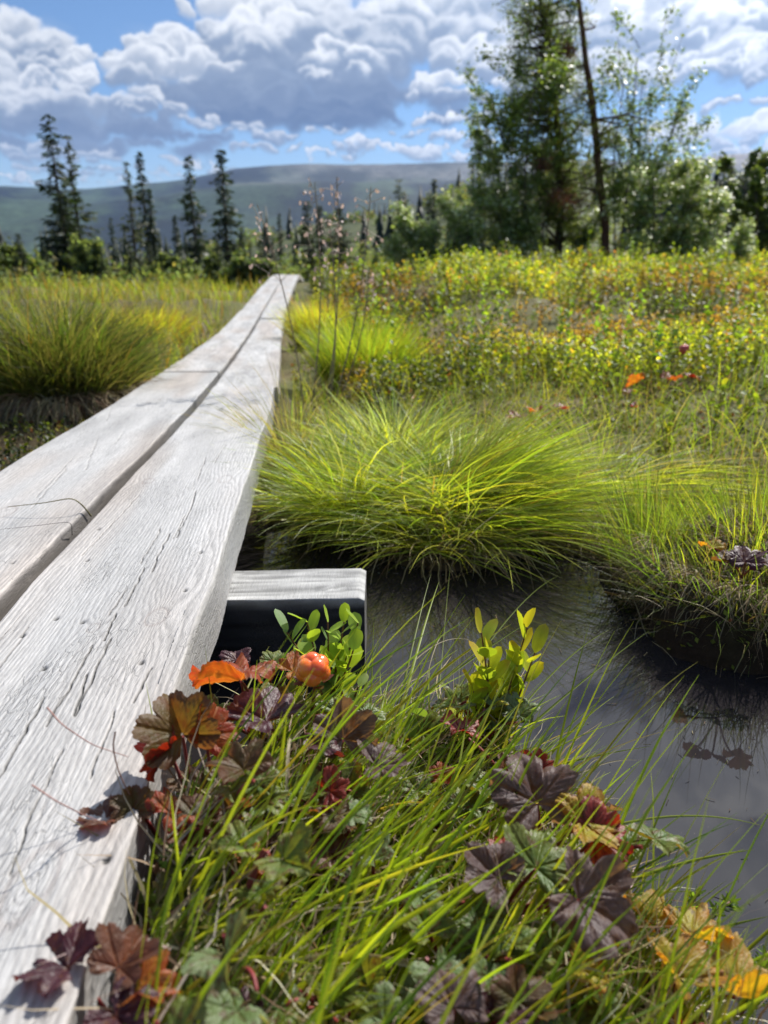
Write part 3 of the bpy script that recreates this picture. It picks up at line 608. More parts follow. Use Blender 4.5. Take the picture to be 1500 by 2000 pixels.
# ------------------------------------------------------------------ ground vegetation
G_YEL = (.54, .57, .06); G_GRN = (.24, .36, .045); G_DK = (.07, .12, .025); G_OLV = (.24, .25, .07); G_STR = (.42, .34, .19); G_ORG = (.40, .22, .05); G_PALE = (.42, .48, .27)
def tussock(name, label, c, n, L, spread, tilt, bend, wid, pal, wts, straw=0, skirt=0, bias=None, seg=6, mound=.05, mr=None, fold=False, group=None, zoff=0.0, azr=None, lobes=None, moss=0, base_col=(.20, .17, .06)):
    """a clump of sedge: a peaty foot with blades fanning from it"""
    x, y = c; z0 = float(ground_z(x, y)) if zoff is None else zoff
    t = thing(name, label, 'grass tussock', (x, y, z0), group)
    mr = mr or spread * 1.25
    # foot
    A = Acc(); nr, na = 10, 36; rr = np.linspace(0, 1, nr); aa = np.linspace(0, 2 * np.pi, na, endpoint=False); Rr, Aa = np.meshgrid(rr, aa, indexing='ij')
    X = x + Rr * mr * np.cos(Aa); Y = y + Rr * mr * np.sin(Aa); zt = z0 + mound * (1 - sstep(Rr, .25, 1.0)) - .05 * sstep(Rr, .85, 1) + fbm(X * 40, Y * 40, 3, 2) * mound * .5
    i = np.arange(nr - 1)[:, None] * na; j = np.arange(na)[None]; j2 = (j + 1) % na
    A.add(np.stack([X, Y, zt], -1).reshape(-1, 3), np.stack([i + j, i + na + j, i + na + j2, i + j2], -1).reshape(-1, 4), (.05, .036, .02)); A.build('mound', M_peat, t)
    q = np.sqrt(rng.uniform(0, 1, n)); a = rng.uniform(0, 2 * np.pi, n) if azr is None else rng.uniform(azr[0], azr[1], n)
    bx = x + q * spread * np.sin(a); by = y + q * spread * np.cos(a); bz = z0 + mound * (1 - sstep(q * spread / mr, .25, 1.0)) - .004
    az = a + rng.normal(0, .5, n)
    if lobes:
        li = rng.choice(len(lobes), n, p=np.array([l[2] for l in lobes]) / sum(l[2] for l in lobes)); az = np.array([l[0] for l in lobes])[li] + rng.normal(0, 1, n) * np.array([l[1] for l in lobes])[li]
    tl = tilt[0] + tilt[1] * q + rng.normal(0, .12, n)
    LL = L * rng.uniform(.55, 1.1, n); bd = bend * rng.uniform(.4, 1.4, n)
    if lobes: LL = LL * (1 + .22 * np.clip(np.sin(az), 0, 1))
    if bias:
        dx = np.sin(az) * tl + bias[0] * rng.uniform(.3, 1.2, n); dy = np.cos(az) * tl + bias[1] * rng.uniform(.3, 1.2, n); az = np.arctan2(dx, dy); tl = np.minimum(np.hypot(dx, dy), 1.25)
    tl = np.clip(tl, .02, 1.4); bd = np.minimum(bd, 1.75 - tl)
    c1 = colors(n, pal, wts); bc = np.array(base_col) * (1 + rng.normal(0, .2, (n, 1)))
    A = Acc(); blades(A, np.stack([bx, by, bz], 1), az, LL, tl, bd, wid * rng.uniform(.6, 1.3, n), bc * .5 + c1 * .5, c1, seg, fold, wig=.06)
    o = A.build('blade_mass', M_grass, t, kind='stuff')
    if moss:
        A = Acc(); q = np.sqrt(rng.uniform(0, 1, moss)); a = rng.uniform(0, 2 * np.pi, moss); X = x + q * mr * np.sin(a); Y = y + q * mr * np.cos(a)
        B = np.stack([X, Y, z0 + mound * (1 - sstep(q, .25, 1.0)) + rng.uniform(-.002, .010, moss)], 1); cm = colors(moss, [(.14, .18, .03), (.26, .28, .05), (.09, .11, .03), (.34, .28, .15), (.20, .07, .03)], [3, 3, 2, 1.5, .5])
        scatter(A, LEAF2[0], LEAF2[1], B, frames(randunit(moss) + [0, 0, .6], rng.uniform(0, 6, moss)), rng.uniform(.003, .008, moss), cm * (.35 + .65 * (1 - sstep(q, .6, .95)))[:, None] ** 1); A.build('moss', M_moss, t, kind='stuff')
    if straw:
        A = Acc(); q = np.sqrt(rng.uniform(0, 1, straw)); a = rng.uniform(0, 2 * np.pi, straw)
        B = np.stack([x + q * spread * 1.1 * np.sin(a), y + q * spread * 1.1 * np.cos(a), z0 + mound * (1 - sstep(q * spread * 1.1 / mr, .25, 1.0))], 1)
        cs = colors(straw, [G_STR, (.30, .23, .13), (.22, .15, .09), (.45, .40, .28)])
        blades(A, B, a + rng.normal(0, .9, straw), L * rng.uniform(.2, .6, straw), rng.uniform(.5, 1.3, straw), rng.uniform(.2, 1.4, straw), wid * rng.uniform(.6, 1.2, straw), cs * .8, cs, seg, wig=.25)
        if skirt:
            a = rng.uniform(np.pi * .4, np.pi * 1.6, skirt)
            B = np.stack([x + mr * .75 * np.sin(a), y + mr * .75 * np.cos(a), np.full(skirt, z0 + mound * .75) + rng.uniform(-.02, .01, skirt)], 1)
            cs = colors(skirt, [G_STR, (.34, .28, .18), (.25, .17, .10)])
            blades(A, B, a + rng.normal(0, .5, skirt), max(L, .13) * rng.uniform(.25, .6, skirt), rng.uniform(.9, 1.4, skirt), rng.uniform(1.1, 2.0, skirt), wid * rng.uniform(.6, 1.2, skirt), cs, cs, seg, wig=.2, power=.8)
        A.build('dead_straw', M_straw, t, kind='stuff')
    rebase(t); return t

# the bright sedge tussock at the back of the pool, combed over to the right
tussock('sedge_tussock', 'large bright yellow-green sedge tussock combed over to the right behind the pool', (.085, .975), 4300, .208, .085, (.62, .45), .80, .0016,
        [G_YEL, G_GRN, G_OLV, G_ORG, (.42, .50, .06)], [4, 3.4, .8, .35, 3], 1000, 120, None, 9, .035, .12, zoff=.0, lobes=[(1.30, .40, 6), (-1.5, .40, 2.2), (.2, .7, 1.6), (3.1, .8, 1.3)])
tussock('sedge_tussock', 'low green sedge tussock pressed against the edge of the right plank by the pool', (-.045, 1.03), 1200, .19, .055, (.4, .6), .9, .0020,
        [G_YEL, G_GRN, G_DK, G_PALE], [3, 3, .6, 1.2], 500, 60, (.06, .05), 8, .03, .09, zoff=.0)
tussock('sedge_tussock', 'pale silvery green sedge tussock just behind the bright yellow one', (.02, 1.24), 1700, .15, .11, (.3, .5), .8, .0020,
        [G_PALE, G_GRN, G_OLV, G_YEL], [4.5, 1.2, 1, 1.8], 700, 0, (.05, .05), 7, .04, .13, zoff=.01)
tussock('sedge_tussock', 'brownish seeding grass clump leaning over the right plank', (-.165, 1.25), 260, .22, .022, (.12, .35), .9, .0013,
        [(.30, .27, .10), G_OLV, G_STR], [2, 1.4, 2], 200, 0, (-.22, -.02), 8, .02, .05, zoff=.0)
tussock('sedge_tussock', 'wispy yellow sedge tussock spreading to the right of the bright one', (.36, 1.16), 800, .24, .09, (.9, .5), .7, .0019,
        [G_YEL, (.42, .42, .06), G_GRN, G_STR], [3, 2, 2, .8], 220, 0, (.35, .12), 7, .03, .12, zoff=.0)
# hummock standing in the pool on the right
tussock('sedge_hummock', 'rounded hummock of short green sedge and dead straw standing in the pool', (.425, .775), 1300, .085, .135, (.10, .45), .55, .0011,
        [G_GRN, G_OLV, G_DK, G_YEL], [3, 2, 1.2, 1.2], 2600, 900, None, 6, .085, .160, zoff=.0, moss=5000)
tussock('sedge_tussock', 'thin-bladed green sedge tuft rising from the left flank of the pool hummock', (.33, .84), 300, .13, .05, (.05, .30), .5, .0011,
        [G_GRN, G_DK, G_OLV], [3, 1.4, 1], 60, 0, None, 6, .04, .07, zoff=.0)
# fringe of the hummock, leaning out over the water
A = Acc(); nf = 420; a = rng.uniform(np.pi * .75, np.pi * 1.75, nf); X = .425 + .125 * np.sin(a); Y = .775 + .125 * np.cos(a)
cf = colors(nf, [G_DK, G_GRN, G_OLV, (.20, .15, .08)], [2, 2, 1, 1.4]); blades(A, np.stack([X, Y, rng.uniform(.01, .06, nf)], 1), a + rng.normal(0, .45, nf), rng.uniform(.05, .13, nf), rng.uniform(.5, 1.25, nf), rng.uniform(.0, .5, nf), rng.uniform(.0006, .0011, nf), cf * .7, cf, 6, wig=.05)
tag(A.build('overhanging_sedge', M_grass, kind='stuff'), 'thin dark sedge blades leaning from the hummock out over the pool', 'sedge')
# left of the walk
tussock('sedge_tussock', 'big olive sedge tussock with a skirt of bleached dead straw left of the planks', (-.80, 1.86), 3600, .25, .15, (.1, .5), .95, .0024,
        [(.09, .10, .04), (.065, .11, .03), (.20, .18, .09), G_DK], [3, 2, 2.2, 2], 1100, 1700, None, 7, .10, .22, zoff=-.01)
tussock('sedge_tussock', 'second olive sedge tussock at the left edge with long bleached stems', (-1.22, 2.05), 2600, .29, .15, (.1, .5), .9, .0026,
        [(.10, .115, .045), (.065, .11, .03), (.22, .20, .11), G_STR], [3, 2, 2.2, 1], 520, 800, (-.1, 0), 7, .08, .22, zoff=-.01)
# right of the walk, further on
tussock('sedge_tussock', 'upright green and yellow sedge tussock beside the far right plank', (-.06, 2.4), 1900, .24, .12, (.05, .35), .6, .0028,
        [G_GRN, G_YEL, G_OLV], [3, 2, 1], 150, 0, None, 6, .03, .16, zoff=None)
tussock('sedge_tussock', 'ochre sedge tussock hugging the right edge of the walk where it dips', (-.30, 3.7), 1500, .24, .12, (.05, .40), .6, .0035,
        [G_YEL, G_ORG, G_OLV], [3, 1.2, 1.2], 150, 0, None, 5, .03, .16, zoff=None)
tussock('sedge_tussock', 'orange-tinged sedge tussock at the left edge of the walk', (-1.35, 4.3), 1800, .26, .22, (.05, .45), .7, .0035,
        [G_ORG, G_YEL, G_OLV], [2.2, 3, 1.2], 150, 0, None, 5, .03, .3, zoff=None)

A = Acc(); B = Acc(); X = rng.uniform(.18, .95, 9000); Y = rng.uniform(.55, 1.25, 9000); k_ = (poly_sd(X, Y, POOL) > -.012); X, Y = X[k_], Y[k_]; N = len(X)
scatter(A, LEAF2[0], LEAF2[1], snap(X, Y) + np.stack([X * 0, X * 0, rng.uniform(-.003, .010, N)], 1), frames(randunit(N) + [0, 0, .6], rng.uniform(0, 6, N)), rng.uniform(.004, .009, N), colors(N, [(.16, .19, .03), (.28, .29, .05), (.10, .12, .03), (.36, .30, .15), (.20, .07, .03)], [3, 3, 2, 1.5, .5]))
tag(A.build('hummock_moss', M_moss, kind='stuff'), 'yellow-green moss on the low bank at the right of the pool', 'moss')
k_ = rng.uniform(0, 1, N) < .5; X, Y = X[k_], Y[k_]; N = len(X); cs = colors(N, [G_STR, (.36, .29, .18), (.24, .17, .10), (.50, .45, .32), G_OLV, G_GRN], [3, 2, 1.5, 1.5, 2, 2.5])
blades(B, snap(X, Y), rng.uniform(0, 6.28, N), rng.uniform(.02, .08, N), rng.uniform(.2, 1.4, N), rng.uniform(0, 1.1, N), rng.uniform(.0006, .0013, N), cs * .8, cs, 5, wig=.25)
tag(B.build('bank_straw', M_straw, kind='stuff'), 'tangled dead straw and short sedge on the bank at the right of the pool', 'straw')
def polar(n, r0, r1, a0, a1, p=1.0):
    r = r0 * (r1 / r0) ** rng.uniform(0, 1, n) ** p; a = rng.uniform(a0, a1, n); return r * np.sin(a), r * np.cos(a)
def keep(x, y, m=.21):
    gx, _ = plank_line(y); ok = (np.abs(x - gx) > m) | (y > 11.6) | (y < -.35)
    return ok & ((np.hypot(x, y) > 1.9) | (poly_sd(x, y, POOL) > .02))

# sedge meadow: everything too many to count
A = Acc()
x, y = polar(30000, 1.9, 21, R_(-48), R_(50)); k_ = keep(x, y, .2); gx, _ = plank_line(y)
k_ &= (x < gx) | (rng.uniform(0, 1, len(x)) < .13)
x, y = x[k_], y[k_]; N = len(x); r = np.hypot(x, y); patch = fbm(x / .5, y / .5, 2, 71)
gx, _ = plank_line(y); left = x < gx
cl = colors(N, [G_OLV, (.38, .40, .06), G_ORG, G_STR, G_GRN], [3.4, 2.2, .9, 1.2, 1.4])
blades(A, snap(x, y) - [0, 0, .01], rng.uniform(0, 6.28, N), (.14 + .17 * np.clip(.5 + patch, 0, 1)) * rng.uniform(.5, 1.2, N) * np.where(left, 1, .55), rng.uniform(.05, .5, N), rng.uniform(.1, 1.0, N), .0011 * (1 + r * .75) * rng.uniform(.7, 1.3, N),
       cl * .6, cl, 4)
# loose grass close to the pool edge
x, y = polar(5200, 1.0, 2.2, R_(-12), R_(48)); k_ = keep(x, y, .19) & (poly_sd(x, y, POOL) > .03); x, y = x[k_], y[k_]; N = len(x)
cl = colors(N, [G_OLV, G_GRN, G_STR, G_YEL], [2, 2.5, 1.5, 1.5])
blades(A, snap(x, y) - [0, 0, .005], rng.uniform(0, 6.28, N), rng.uniform(.05, .16, N), rng.uniform(.05, .9, N), rng.uniform(.1, 1.0, N), rng.uniform(.0009, .0018, N), cl * .6, cl, 4, wig=.1)
tag(A.build('meadow_grass', M_grass, kind='stuff'), 'yellow-green and straw coloured bog grass covering the ground on both sides of the walk', 'grass')

# dwarf shrubs on the rising ground at the right
def sprigs(A, B, x, y, h, nleaf, ls, pal, wts, tmpl, lean=.35, hj=.35, zo=0.0, patchy=True):
    N = len(x); P = snap(x, y) + [0, 0, zo]; az = rng.uniform(0, 6.28, N); ln = rng.uniform(0, lean, N); H = h * rng.uniform(1 - hj, 1 + hj, N)
    D = np.stack([np.sin(az) * np.sin(ln), np.cos(az) * np.sin(ln), np.cos(ln)], 1)
    if B is not None: blades(B, P - [0, 0, .005], az, H * .95, ln, ln * .3, .0012 + .0004 * np.hypot(x, y), np.tile((.10, .05, .03), (N, 1)), np.tile((.16, .10, .04), (N, 1)), 3)
    base = colors(N, pal, wts, .15)
    if patchy:
        f1 = np.clip(.5 + fbm(x / .7, y / .9, 3, 91) * 2.2, 0, 1)[:, None]; f2 = sstep(fbm(x / .9 + 7, y / 1.3, 3, 92), .22, .40)[:, None]; base = base * (f1 * 1.05 + .25) ; base = base * (1 - f2) + np.array((.30, .20, .06)) * f2
    idx = np.repeat(np.arange(N), nleaf); t = np.tile(np.linspace(.22, 1, nleaf), N) + rng.normal(0, .05, N * nleaf)
    pos = P[idx] + D[idx] * (H[idx] * t)[:, None]; la = np.tile(np.arange(nleaf) * 2.4, N) + np.repeat(rng.uniform(0, 6, N), nleaf); up = rng.uniform(.1, 1.1, N * nleaf)
    d = np.stack([np.cos(la) * np.cos(up), np.sin(la) * np.cos(up), np.sin(up)], 1)
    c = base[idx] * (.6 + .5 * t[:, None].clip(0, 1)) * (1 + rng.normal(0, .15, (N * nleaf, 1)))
    s = ls[idx] * rng.uniform(.65, 1.2, N * nleaf) if np.ndim(ls) else ls * rng.uniform(.65, 1.2, N * nleaf)
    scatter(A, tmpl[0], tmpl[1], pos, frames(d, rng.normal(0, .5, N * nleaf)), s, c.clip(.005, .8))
S_PAL = [(.28, .36, .04), (.40, .44, .045), (.14, .21, .03), (.48, .44, .05), (.42, .17, .05), (.17, .20, .08)]
A = Acc(); B = Acc()
x, y = polar(24000, 1.35, 14, R_(-9), R_(47), .85); gx, _ = plank_line(y); den = fbm(x / .8, y / .8, 3, 80)
k_ = keep(x, y, .30) & (x > gx + .3) & (x > -.45 * 0 + gx * 1 + .35) & (den + .34 > rng.uniform(0, .45, len(x))) & ((y > 1.5) | (x > .75)); x, y = x[k_], y[k_]; r = np.hypot(x, y)
nearb = r < 3.2
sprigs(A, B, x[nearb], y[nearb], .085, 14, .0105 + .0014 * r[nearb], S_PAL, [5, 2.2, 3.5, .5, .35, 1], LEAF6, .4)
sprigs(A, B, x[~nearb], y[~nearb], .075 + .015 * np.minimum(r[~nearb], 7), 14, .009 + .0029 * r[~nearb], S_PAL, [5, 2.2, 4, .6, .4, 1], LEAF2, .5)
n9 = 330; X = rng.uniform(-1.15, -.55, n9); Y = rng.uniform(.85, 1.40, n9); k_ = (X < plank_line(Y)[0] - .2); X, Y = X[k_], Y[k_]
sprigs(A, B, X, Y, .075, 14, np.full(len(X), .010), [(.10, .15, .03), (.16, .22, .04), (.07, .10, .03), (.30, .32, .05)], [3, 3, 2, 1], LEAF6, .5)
tag(A.build('dwarf_shrub_leaves', M_shrub, kind='stuff'), 'yellow-green bilberry and bog bilberry carpet on the rising ground right of the walk', 'dwarf shrubs')
# taller leafy stems standing out of the carpet here and there
x, y = polar(420, 1.6, 13, R_(-5), R_(46), .85); gx, _ = plank_line(y); k_ = keep(x, y, .4) & (x > gx + .45) & (y > 1.6); x, y = x[k_], y[k_]; r = np.hypot(x, y)
A2 = Acc(); sprigs(A2, B, x, y, .17 + .014 * r, 26, .012 + .003 * r, [(.16, .25, .04), (.24, .33, .05), (.10, .16, .03)], [2, 2, 1], LEAF6, .3, patchy=False)
tag(A2.build('taller_shrub_leaves', M_shrub, kind='stuff'), 'taller green dwarf shrub shoots standing above the yellow-green carpet', 'dwarf shrubs')
tag(B.build('dwarf_shrub_stems', M_stem, kind='stuff'), 'thin brown stems under the bilberry leaves', 'shrub stems')
# moss cushions and low green bits between
A = Acc(); x, y = polar(30000, .95, 5.5, R_(-40), R_(48)); k_ = keep(x, y, .2) & ((np.hypot(x, y) > 2.5) | (poly_sd(x, y, POOL) > .015)); x, y = x[k_], y[k_]; N = len(x); r = np.hypot(x, y)
d = randunit(N) * [1, 1, .4] + [0, 0, .55]; c = colors(N, [(.17, .20, .04), (.25, .26, .05), (.11, .13, .03), (.25, .10, .04), (.30, .25, .12)], [4, 3, 3, .5, 1.4])
scatter(A, LEAF2[0], LEAF2[1], snap(x, y) + np.stack([x * 0, x * 0, rng.uniform(0, .02, N)], 1), frames(d, rng.uniform(0, 6, N)), .006 + .0035 * r, c)
tag(A.build('moss_cover', M_moss, kind='stuff'), 'low green moss carpeting the bog between the tussocks', 'moss')

# glossy beads added to give sun glints at the waterline of the sedge
A = Acc(); ph, th = np.meshgrid(np.linspace(.01, np.pi - .01, 8), np.linspace(0, 2 * np.pi, 10, endpoint=False), indexing='ij'); sv = np.stack([np.sin(ph) * np.cos(th), np.sin(ph) * np.sin(th), np.cos(ph)], -1).reshape(-1, 3)
sf = np.array([(i * 10 + j, (i + 1) * 10 + j, (i + 1) * 10 + (j + 1) % 10, i * 10 + (j + 1) % 10) for i in range(7) for j in range(10)])
P = [at(rng.uniform(520, 1220), rng.normal(1085, 32), .003) for _ in range(150)] + [at(rng.uniform(1150, 1270), rng.uniform(1090, 1260), .004) for _ in range(30)] + [at(rng.uniform(980, 1090), rng.uniform(745, 790), .03) for _ in range(45)] + [at(rng.uniform(780, 1000), rng.uniform(740, 900), .05) for _ in range(50)] + [at(rng.uniform(1150, 1330), rng.uniform(900, 1040), .03) for _ in range(50)]
P = np.array(P); N = len(P); dist = np.hypot(P[:, 0], P[:, 1]); R = np.tile(np.eye(3), (N, 1, 1)); s_ = rng.uniform(.0007, .0016, N) * dist
scatter(A, sv, sf, P, R, s_, np.full((N, 3), .05))
M_bead, k = mat('glint_bead'); p = k.new('ShaderNodeBsdfPrincipled'); p.inputs['Base Color'].default_value = (.05, .06, .04, 1); p.inputs['Roughness'].default_value = .12; p.inputs['Specular IOR Level'].default_value = .7; out(k, p.outputs[0])
tag(A.build('glint_beads', M_bead, kind='stuff'), 'glossy beads added as sun glints along the wet foot of the sedge tussocks', 'water drops')

# ------------------------------------------------------------------ trees
def spruce_parts(H, wmax, seed, dens=1.0, lower=.12, col=(.035, .055, .022), bare=0.0):
    """trunk mesh and crown mesh of a narrow northern spruce, standing at the origin"""
    global rng
    keep_rng = rng; rng = np.random.default_rng(seed)
    T = Acc(); n = 9; zz = np.linspace(-.3, H * .985, n); wob = np.cumsum(rng.normal(0, .006 * H / 8, (n, 2)), 0)
    ctr = np.concatenate([wob, zz[:, None]], 1); tube(T, ctr, np.linspace(.012 * H + .02, .008, n), (.10, .075, .055), 7)
    Cn = Acc(); nb = int(26 * H * dens); bz = (lower + (1 - lower) * rng.uniform(0, 1, nb) ** .9) * H; f = bz / H
    prof = wmax * (1 - f) ** .75 * (.55 + .6 * rng.uniform(0, 1, nb)) * (.7 + .5 * (np.sin(f * 22 + seed) > -.2)) + .04 * H * .2
    prof = prof * np.where(rng.uniform(0, 1, nb) < bare * (f > .35), .3, 1)
    a = rng.uniform(0, 6.28, nb); droop = -.15 - .45 * (1 - f) + rng.normal(0, .12, nb)
    P = []; D = []; S = []; cx = np.interp(bz, zz, ctr[:, 0]); cy = np.interp(bz, zz, ctr[:, 1])
    for i in range(nb):
        m = max(4, int(prof[i] * 15)); t = np.linspace(.15, 1, m) + rng.normal(0, .03, m)
        out_ = prof[i] * t; p = np.stack([cx[i] + np.cos(a[i]) * out_, cy[i] + np.sin(a[i]) * out_, bz[i] + droop[i] * out_ + .35 * prof[i] * t ** 3 * .6], 1)
        p += rng.normal(0, .02, p.shape); sd = rng.choice([-1, 1], m) * rng.uniform(.3, 1.2, m)
        P.append(p); D.append(np.stack([np.cos(a[i] + sd), np.sin(a[i] + sd), rng.normal(-.35, .35, m)], 1)); S.append(rng.uniform(.6, 1.2, m) * (.22 + .13 * prof[i]))
        tube(T, np.array([[cx[i], cy[i], bz[i]], p[-1]]), [.012, .004], (.09, .07, .05), 3, False)
    P = np.concatenate(P); D = np.concatenate(D); S = np.concatenate(S); N = len(P)
    c = np.array(col) * (1 + rng.normal(0, .28, (N, 1))).clip(.3, 2) * (1 + rng.normal(0, .05, (N, 3)))
    tv = np.array([(0, 0, 0), (.20, .35, .0), (.10, 1, -.05), (-.12, .9, -.05), (-.22, .4, 0)]); tf = np.array([(0, 1, 2), (0, 2, 3), (0, 3, 4)])
    scatter(Cn, tv, tf, P, frames(D, rng.normal(0, .7, N)), S, c)
    rng = keep_rng
    return T.mesh('trunk', M_bark), Cn.mesh('crown', M_needle)
SPR = [spruce_parts(8, 1.15, 101, 1.0, .06), spruce_parts(8, .95, 102, .9, .10, bare=.4), spruce_parts(8, .85, 103, 1.2, .05), spruce_parts(8, 1.0, 104, .6, .12, (.060, .075, .020), .5),
       spruce_parts(8, .75, 105, 1.1, .05, (.028, .045, .020))]
def spruce(kind, u, vb, vt, r, label, group=None, rot=None, wide=1.0, lean=0.0):
    """stand a spruce at distance r in the direction of frame column u, tall enough to reach row vt"""
    q_ = ray(u, vt); az = math.atan2(q_[0], q_[1]); x, y = r * math.sin(az), r * math.cos(az); z = float(ground_z(x, y))
    d = y * CT + (CZ - z) * ST; top = CZ + (ray(u, vt) * (y / ray(u, vt)[1]))[2]; h = top - z
    t = thing('spruce_tree', label, 'spruce', (x, y, z), group); s = h / 8.0
    for nm, me in (('trunk', SPR[kind][0]), ('crown', SPR[kind][1])):
        o = bpy.data.objects.new(nm, me); C.objects.link(o); o.parent = t
    t.scale = (s * wide, s * wide, s); t.rotation_euler = (0, lean, rng.uniform(0, 6) if rot is None else rot); return t
spruce(1, 92, 540, 222, 33, 'tallest spruce on the left with a sparse spire, front one of a close pair', wide=1.35)
spruce(3, 130, 540, 262, 34, 'second spruce of the left pair, slightly shorter and leaning against the tallest', wide=1.3)
spruce(0, 118, 545, 380, 31, 'short bushy spruce filling the foot of the tall left pair', wide=2.2)
spruce(3, 246, 540, 315, 32, 'thin yellowish spruce with sparse tiers left of the dark forked group', wide=1.15)
spruce(4, 272, 530, 296, 38, 'thin dark spire spruce in the middle of the group of three on the left', wide=.95)
spruce(2, 291, 530, 368, 38, 'small dark spruce right of the thin spire in the group of three', wide=.8)
spruce(0, 368, 530, 305, 38, 'evenly tapered conical spruce between the thin spires and the dark one', wide=1.0)
spruce(2, 430, 530, 290, 34, 'darkest and densest tall spruce, rightmost of the left-hand row', wide=1.3)
spruce(4, 341, 530, 420, 42, 'short dark spruce just left of the even conical one', wide=1.1)
spruce(2, 472, 520, 440, 45, 'little spruce at the right foot of the darkest one', wide=1.2)
spruce(1, 215, 520, 425, 60, 'small spruce standing apart between the tall pair and the yellowish one')
spruce(0, 600, 535, 395, 36, 'broad dark spruce right behind the far end of the boardwalk', wide=1.5)
spruce(2, 625, 535, 400, 38, 'slim dark spruce touching the broad one beyond the boardwalk', wide=1.0)
spruce(0, 662, 530, 405, 34, 'rounded bushy green spruce right of the boardwalk end', wide=2.0)
spruce(2, 848, 470, 348, 30, 'single pointed spruce in front of the green ridge left of the pine', wide=1.0)
spruce(1, 838, 470, 375, 34, 'shorter companion touching the single pointed spruce', wide=1.0)
spruce(3, 778, 420, 350, 75, 'round-topped lone conifer on the brow of the green ridge', wide=1.6)
spruce(4, 545, 470, 418, 70, 'tiny spruce on the ridge left of the flowering grass')
spruce(0, -60, 540, 330, 34, 'spruce just past the left edge of the view', wide=1.2)
rs = [(1300, 330), (1322, 345), (1338, 320), (1352, 350), (1366, 352), (1380, 318), (1395, 350), (1408, 342), (1420, 360), (1436, 345), (1452, 330), (1466, 355), (1480, 350), (1495, 322), (1345, 372), (1428, 318), (1510, 330), (1530, 345), (1285, 352), (1268, 340)]
ORD = 'first second third fourth fifth sixth seventh eighth ninth tenth eleventh twelfth thirteenth fourteenth fifteenth sixteenth seventeenth eighteenth nineteenth twentieth'.split()
for i, (u, v) in enumerate(sorted(rs)):
    spruce([4, 2, 0][i % 3], u, 470, v + 6, 58 + 9 * (i % 4), ('tall' if v < 332 else 'short' if v > 350 else 'middling') + ' dark spruce, ' + ORD[i] + ' from the birch in the stand on the right slope', 'spruces in the stand on the right slope', wide=1.05)

gq = np.random.default_rng(4); qs = sorted([(float(u), float(vt)) for u, vt in zip(gq.uniform(-10, 540, 15), gq.uniform(448, 500, 15))])
for i, (u, vt) in enumerate(qs):
    spruce([0, 2, 1][i % 3], u, 540, vt, 19 + 2.2 * (i % 4), 'young spruce rising from the willow scrub on the left, ' + ORD[i] + ' from the left edge', 'young spruces in the scrub on the left', wide=1.5)
# forest further off: far too many to count
def lowfir(n=5, seed=0):
    g = np.random.default_rng(seed); V = [(0, 0, 1.0)]; F = []
    for t in range(n):
        z0 = .95 - .9 * (t + 1) / n; r = .16 * ((t + 1) / n) ** .8; zt = z0 + .34
        b = len(V); V.append((g.normal(0, .01), g.normal(0, .01), zt)); m = 7
        for k_ in range(m): a = 2 * math.pi * k_ / m + g.uniform(-.3, .3); q = r * g.uniform(.55, 1.25); V.append((math.cos(a) * q, math.sin(a) * q, z0 + g.normal(0, .03)))
        F += [(b, b + 1 + k_, b + 1 + (k_ + 1) % m) for k_ in range(m)]
    return np.array(V), np.array(F)
A = Acc()
for s in range(6):
    N = 620; tv, tf = lowfir(6, s); r = 62 * (560 / 62) ** rng.uniform(0, 1, N) ** .75; a = rng.uniform(R_(-50), R_(50), N)
    dn = fbm(r * np.sin(a) / 25, r * np.cos(a) / 25, 3, 7); k_ = (dn + .30 > rng.uniform(0, .55, N)) & ~((a > R_(-13)) & (a < R_(17)) & (rng.uniform(0, 1, N) < .90)) & ~((a < R_(17)) & (r < 70)); r, a = r[k_], a[k_]; N = len(r)
    x, y = r * np.sin(a), r * np.cos(a); P = snap(x, y); h = rng.uniform(3.0, 7.5, N); sc3 = np.stack([h * rng.uniform(.7, 1.3, N), h * rng.uniform(.7, 1.3, N), h], 1)
    R = frames(np.tile((0, 1., 0), (N, 1)), np.zeros(N)); sp = rng.uniform(0, 6.28, N); R = np.zeros((N, 3, 3)); R[:, 0, 0] = np.cos(sp); R[:, 0, 1] = -np.sin(sp); R[:, 1, 0] = np.sin(sp); R[:, 1, 1] = np.cos(sp); R[:, 2, 2] = 1
    scatter(A, tv, tf, P, R, sc3, colors(N, [(.030, .048, .022), (.045, .062, .025), (.022, .036, .018)], None, .2))
tag(A.build('distant_forest', M_needle, kind='stuff'), 'dark far-off spruce forest filling the valley below the fells', 'forest')
# birch and willow scrub of the middle distance
M_scrub = leafy('scrub_leaf', .55, .65, .25, (1.4, 1.4, .6)); M_willow = leafy('willow_leaf', .45, .38, .7, (1.3, 1.3, .6))
A = Acc()
def clump(A, x, y, z, w_, h, n, ls, pal, wts=None):
    d = randunit(n); d[:, 2] = np.abs(d[:, 2]); q = rng.uniform(.45, 1, n) ** .6; lump = 1 + .35 * np.sin(d[:, 0] * 7 + x) * np.cos(d[:, 1] * 6 + y)
    P = np.stack([x + d[:, 0] * w_ * q * lump, y + d[:, 1] * w_ * q * lump, z + d[:, 2] * h * q * lump], 1)
    scatter(A, LEAF2[0], LEAF2[1], P, frames(randunit(n), rng.uniform(0, 6, n)), ls * rng.uniform(.6, 1.4, n), colors(n, pal, wts, .25))
GB = [(.16, .21, .075), (.21, .25, .09), (.10, .14, .05), (.22, .26, .15), (.20, .18, .06)]
N = 900; r = 13.5 * (330 / 13.5) ** rng.uniform(0, 1, N) ** .9; a = rng.uniform(R_(-48), R_(48), N); dn = fbm(r * np.sin(a) / 9, r * np.cos(a) / 9, 3, 17)
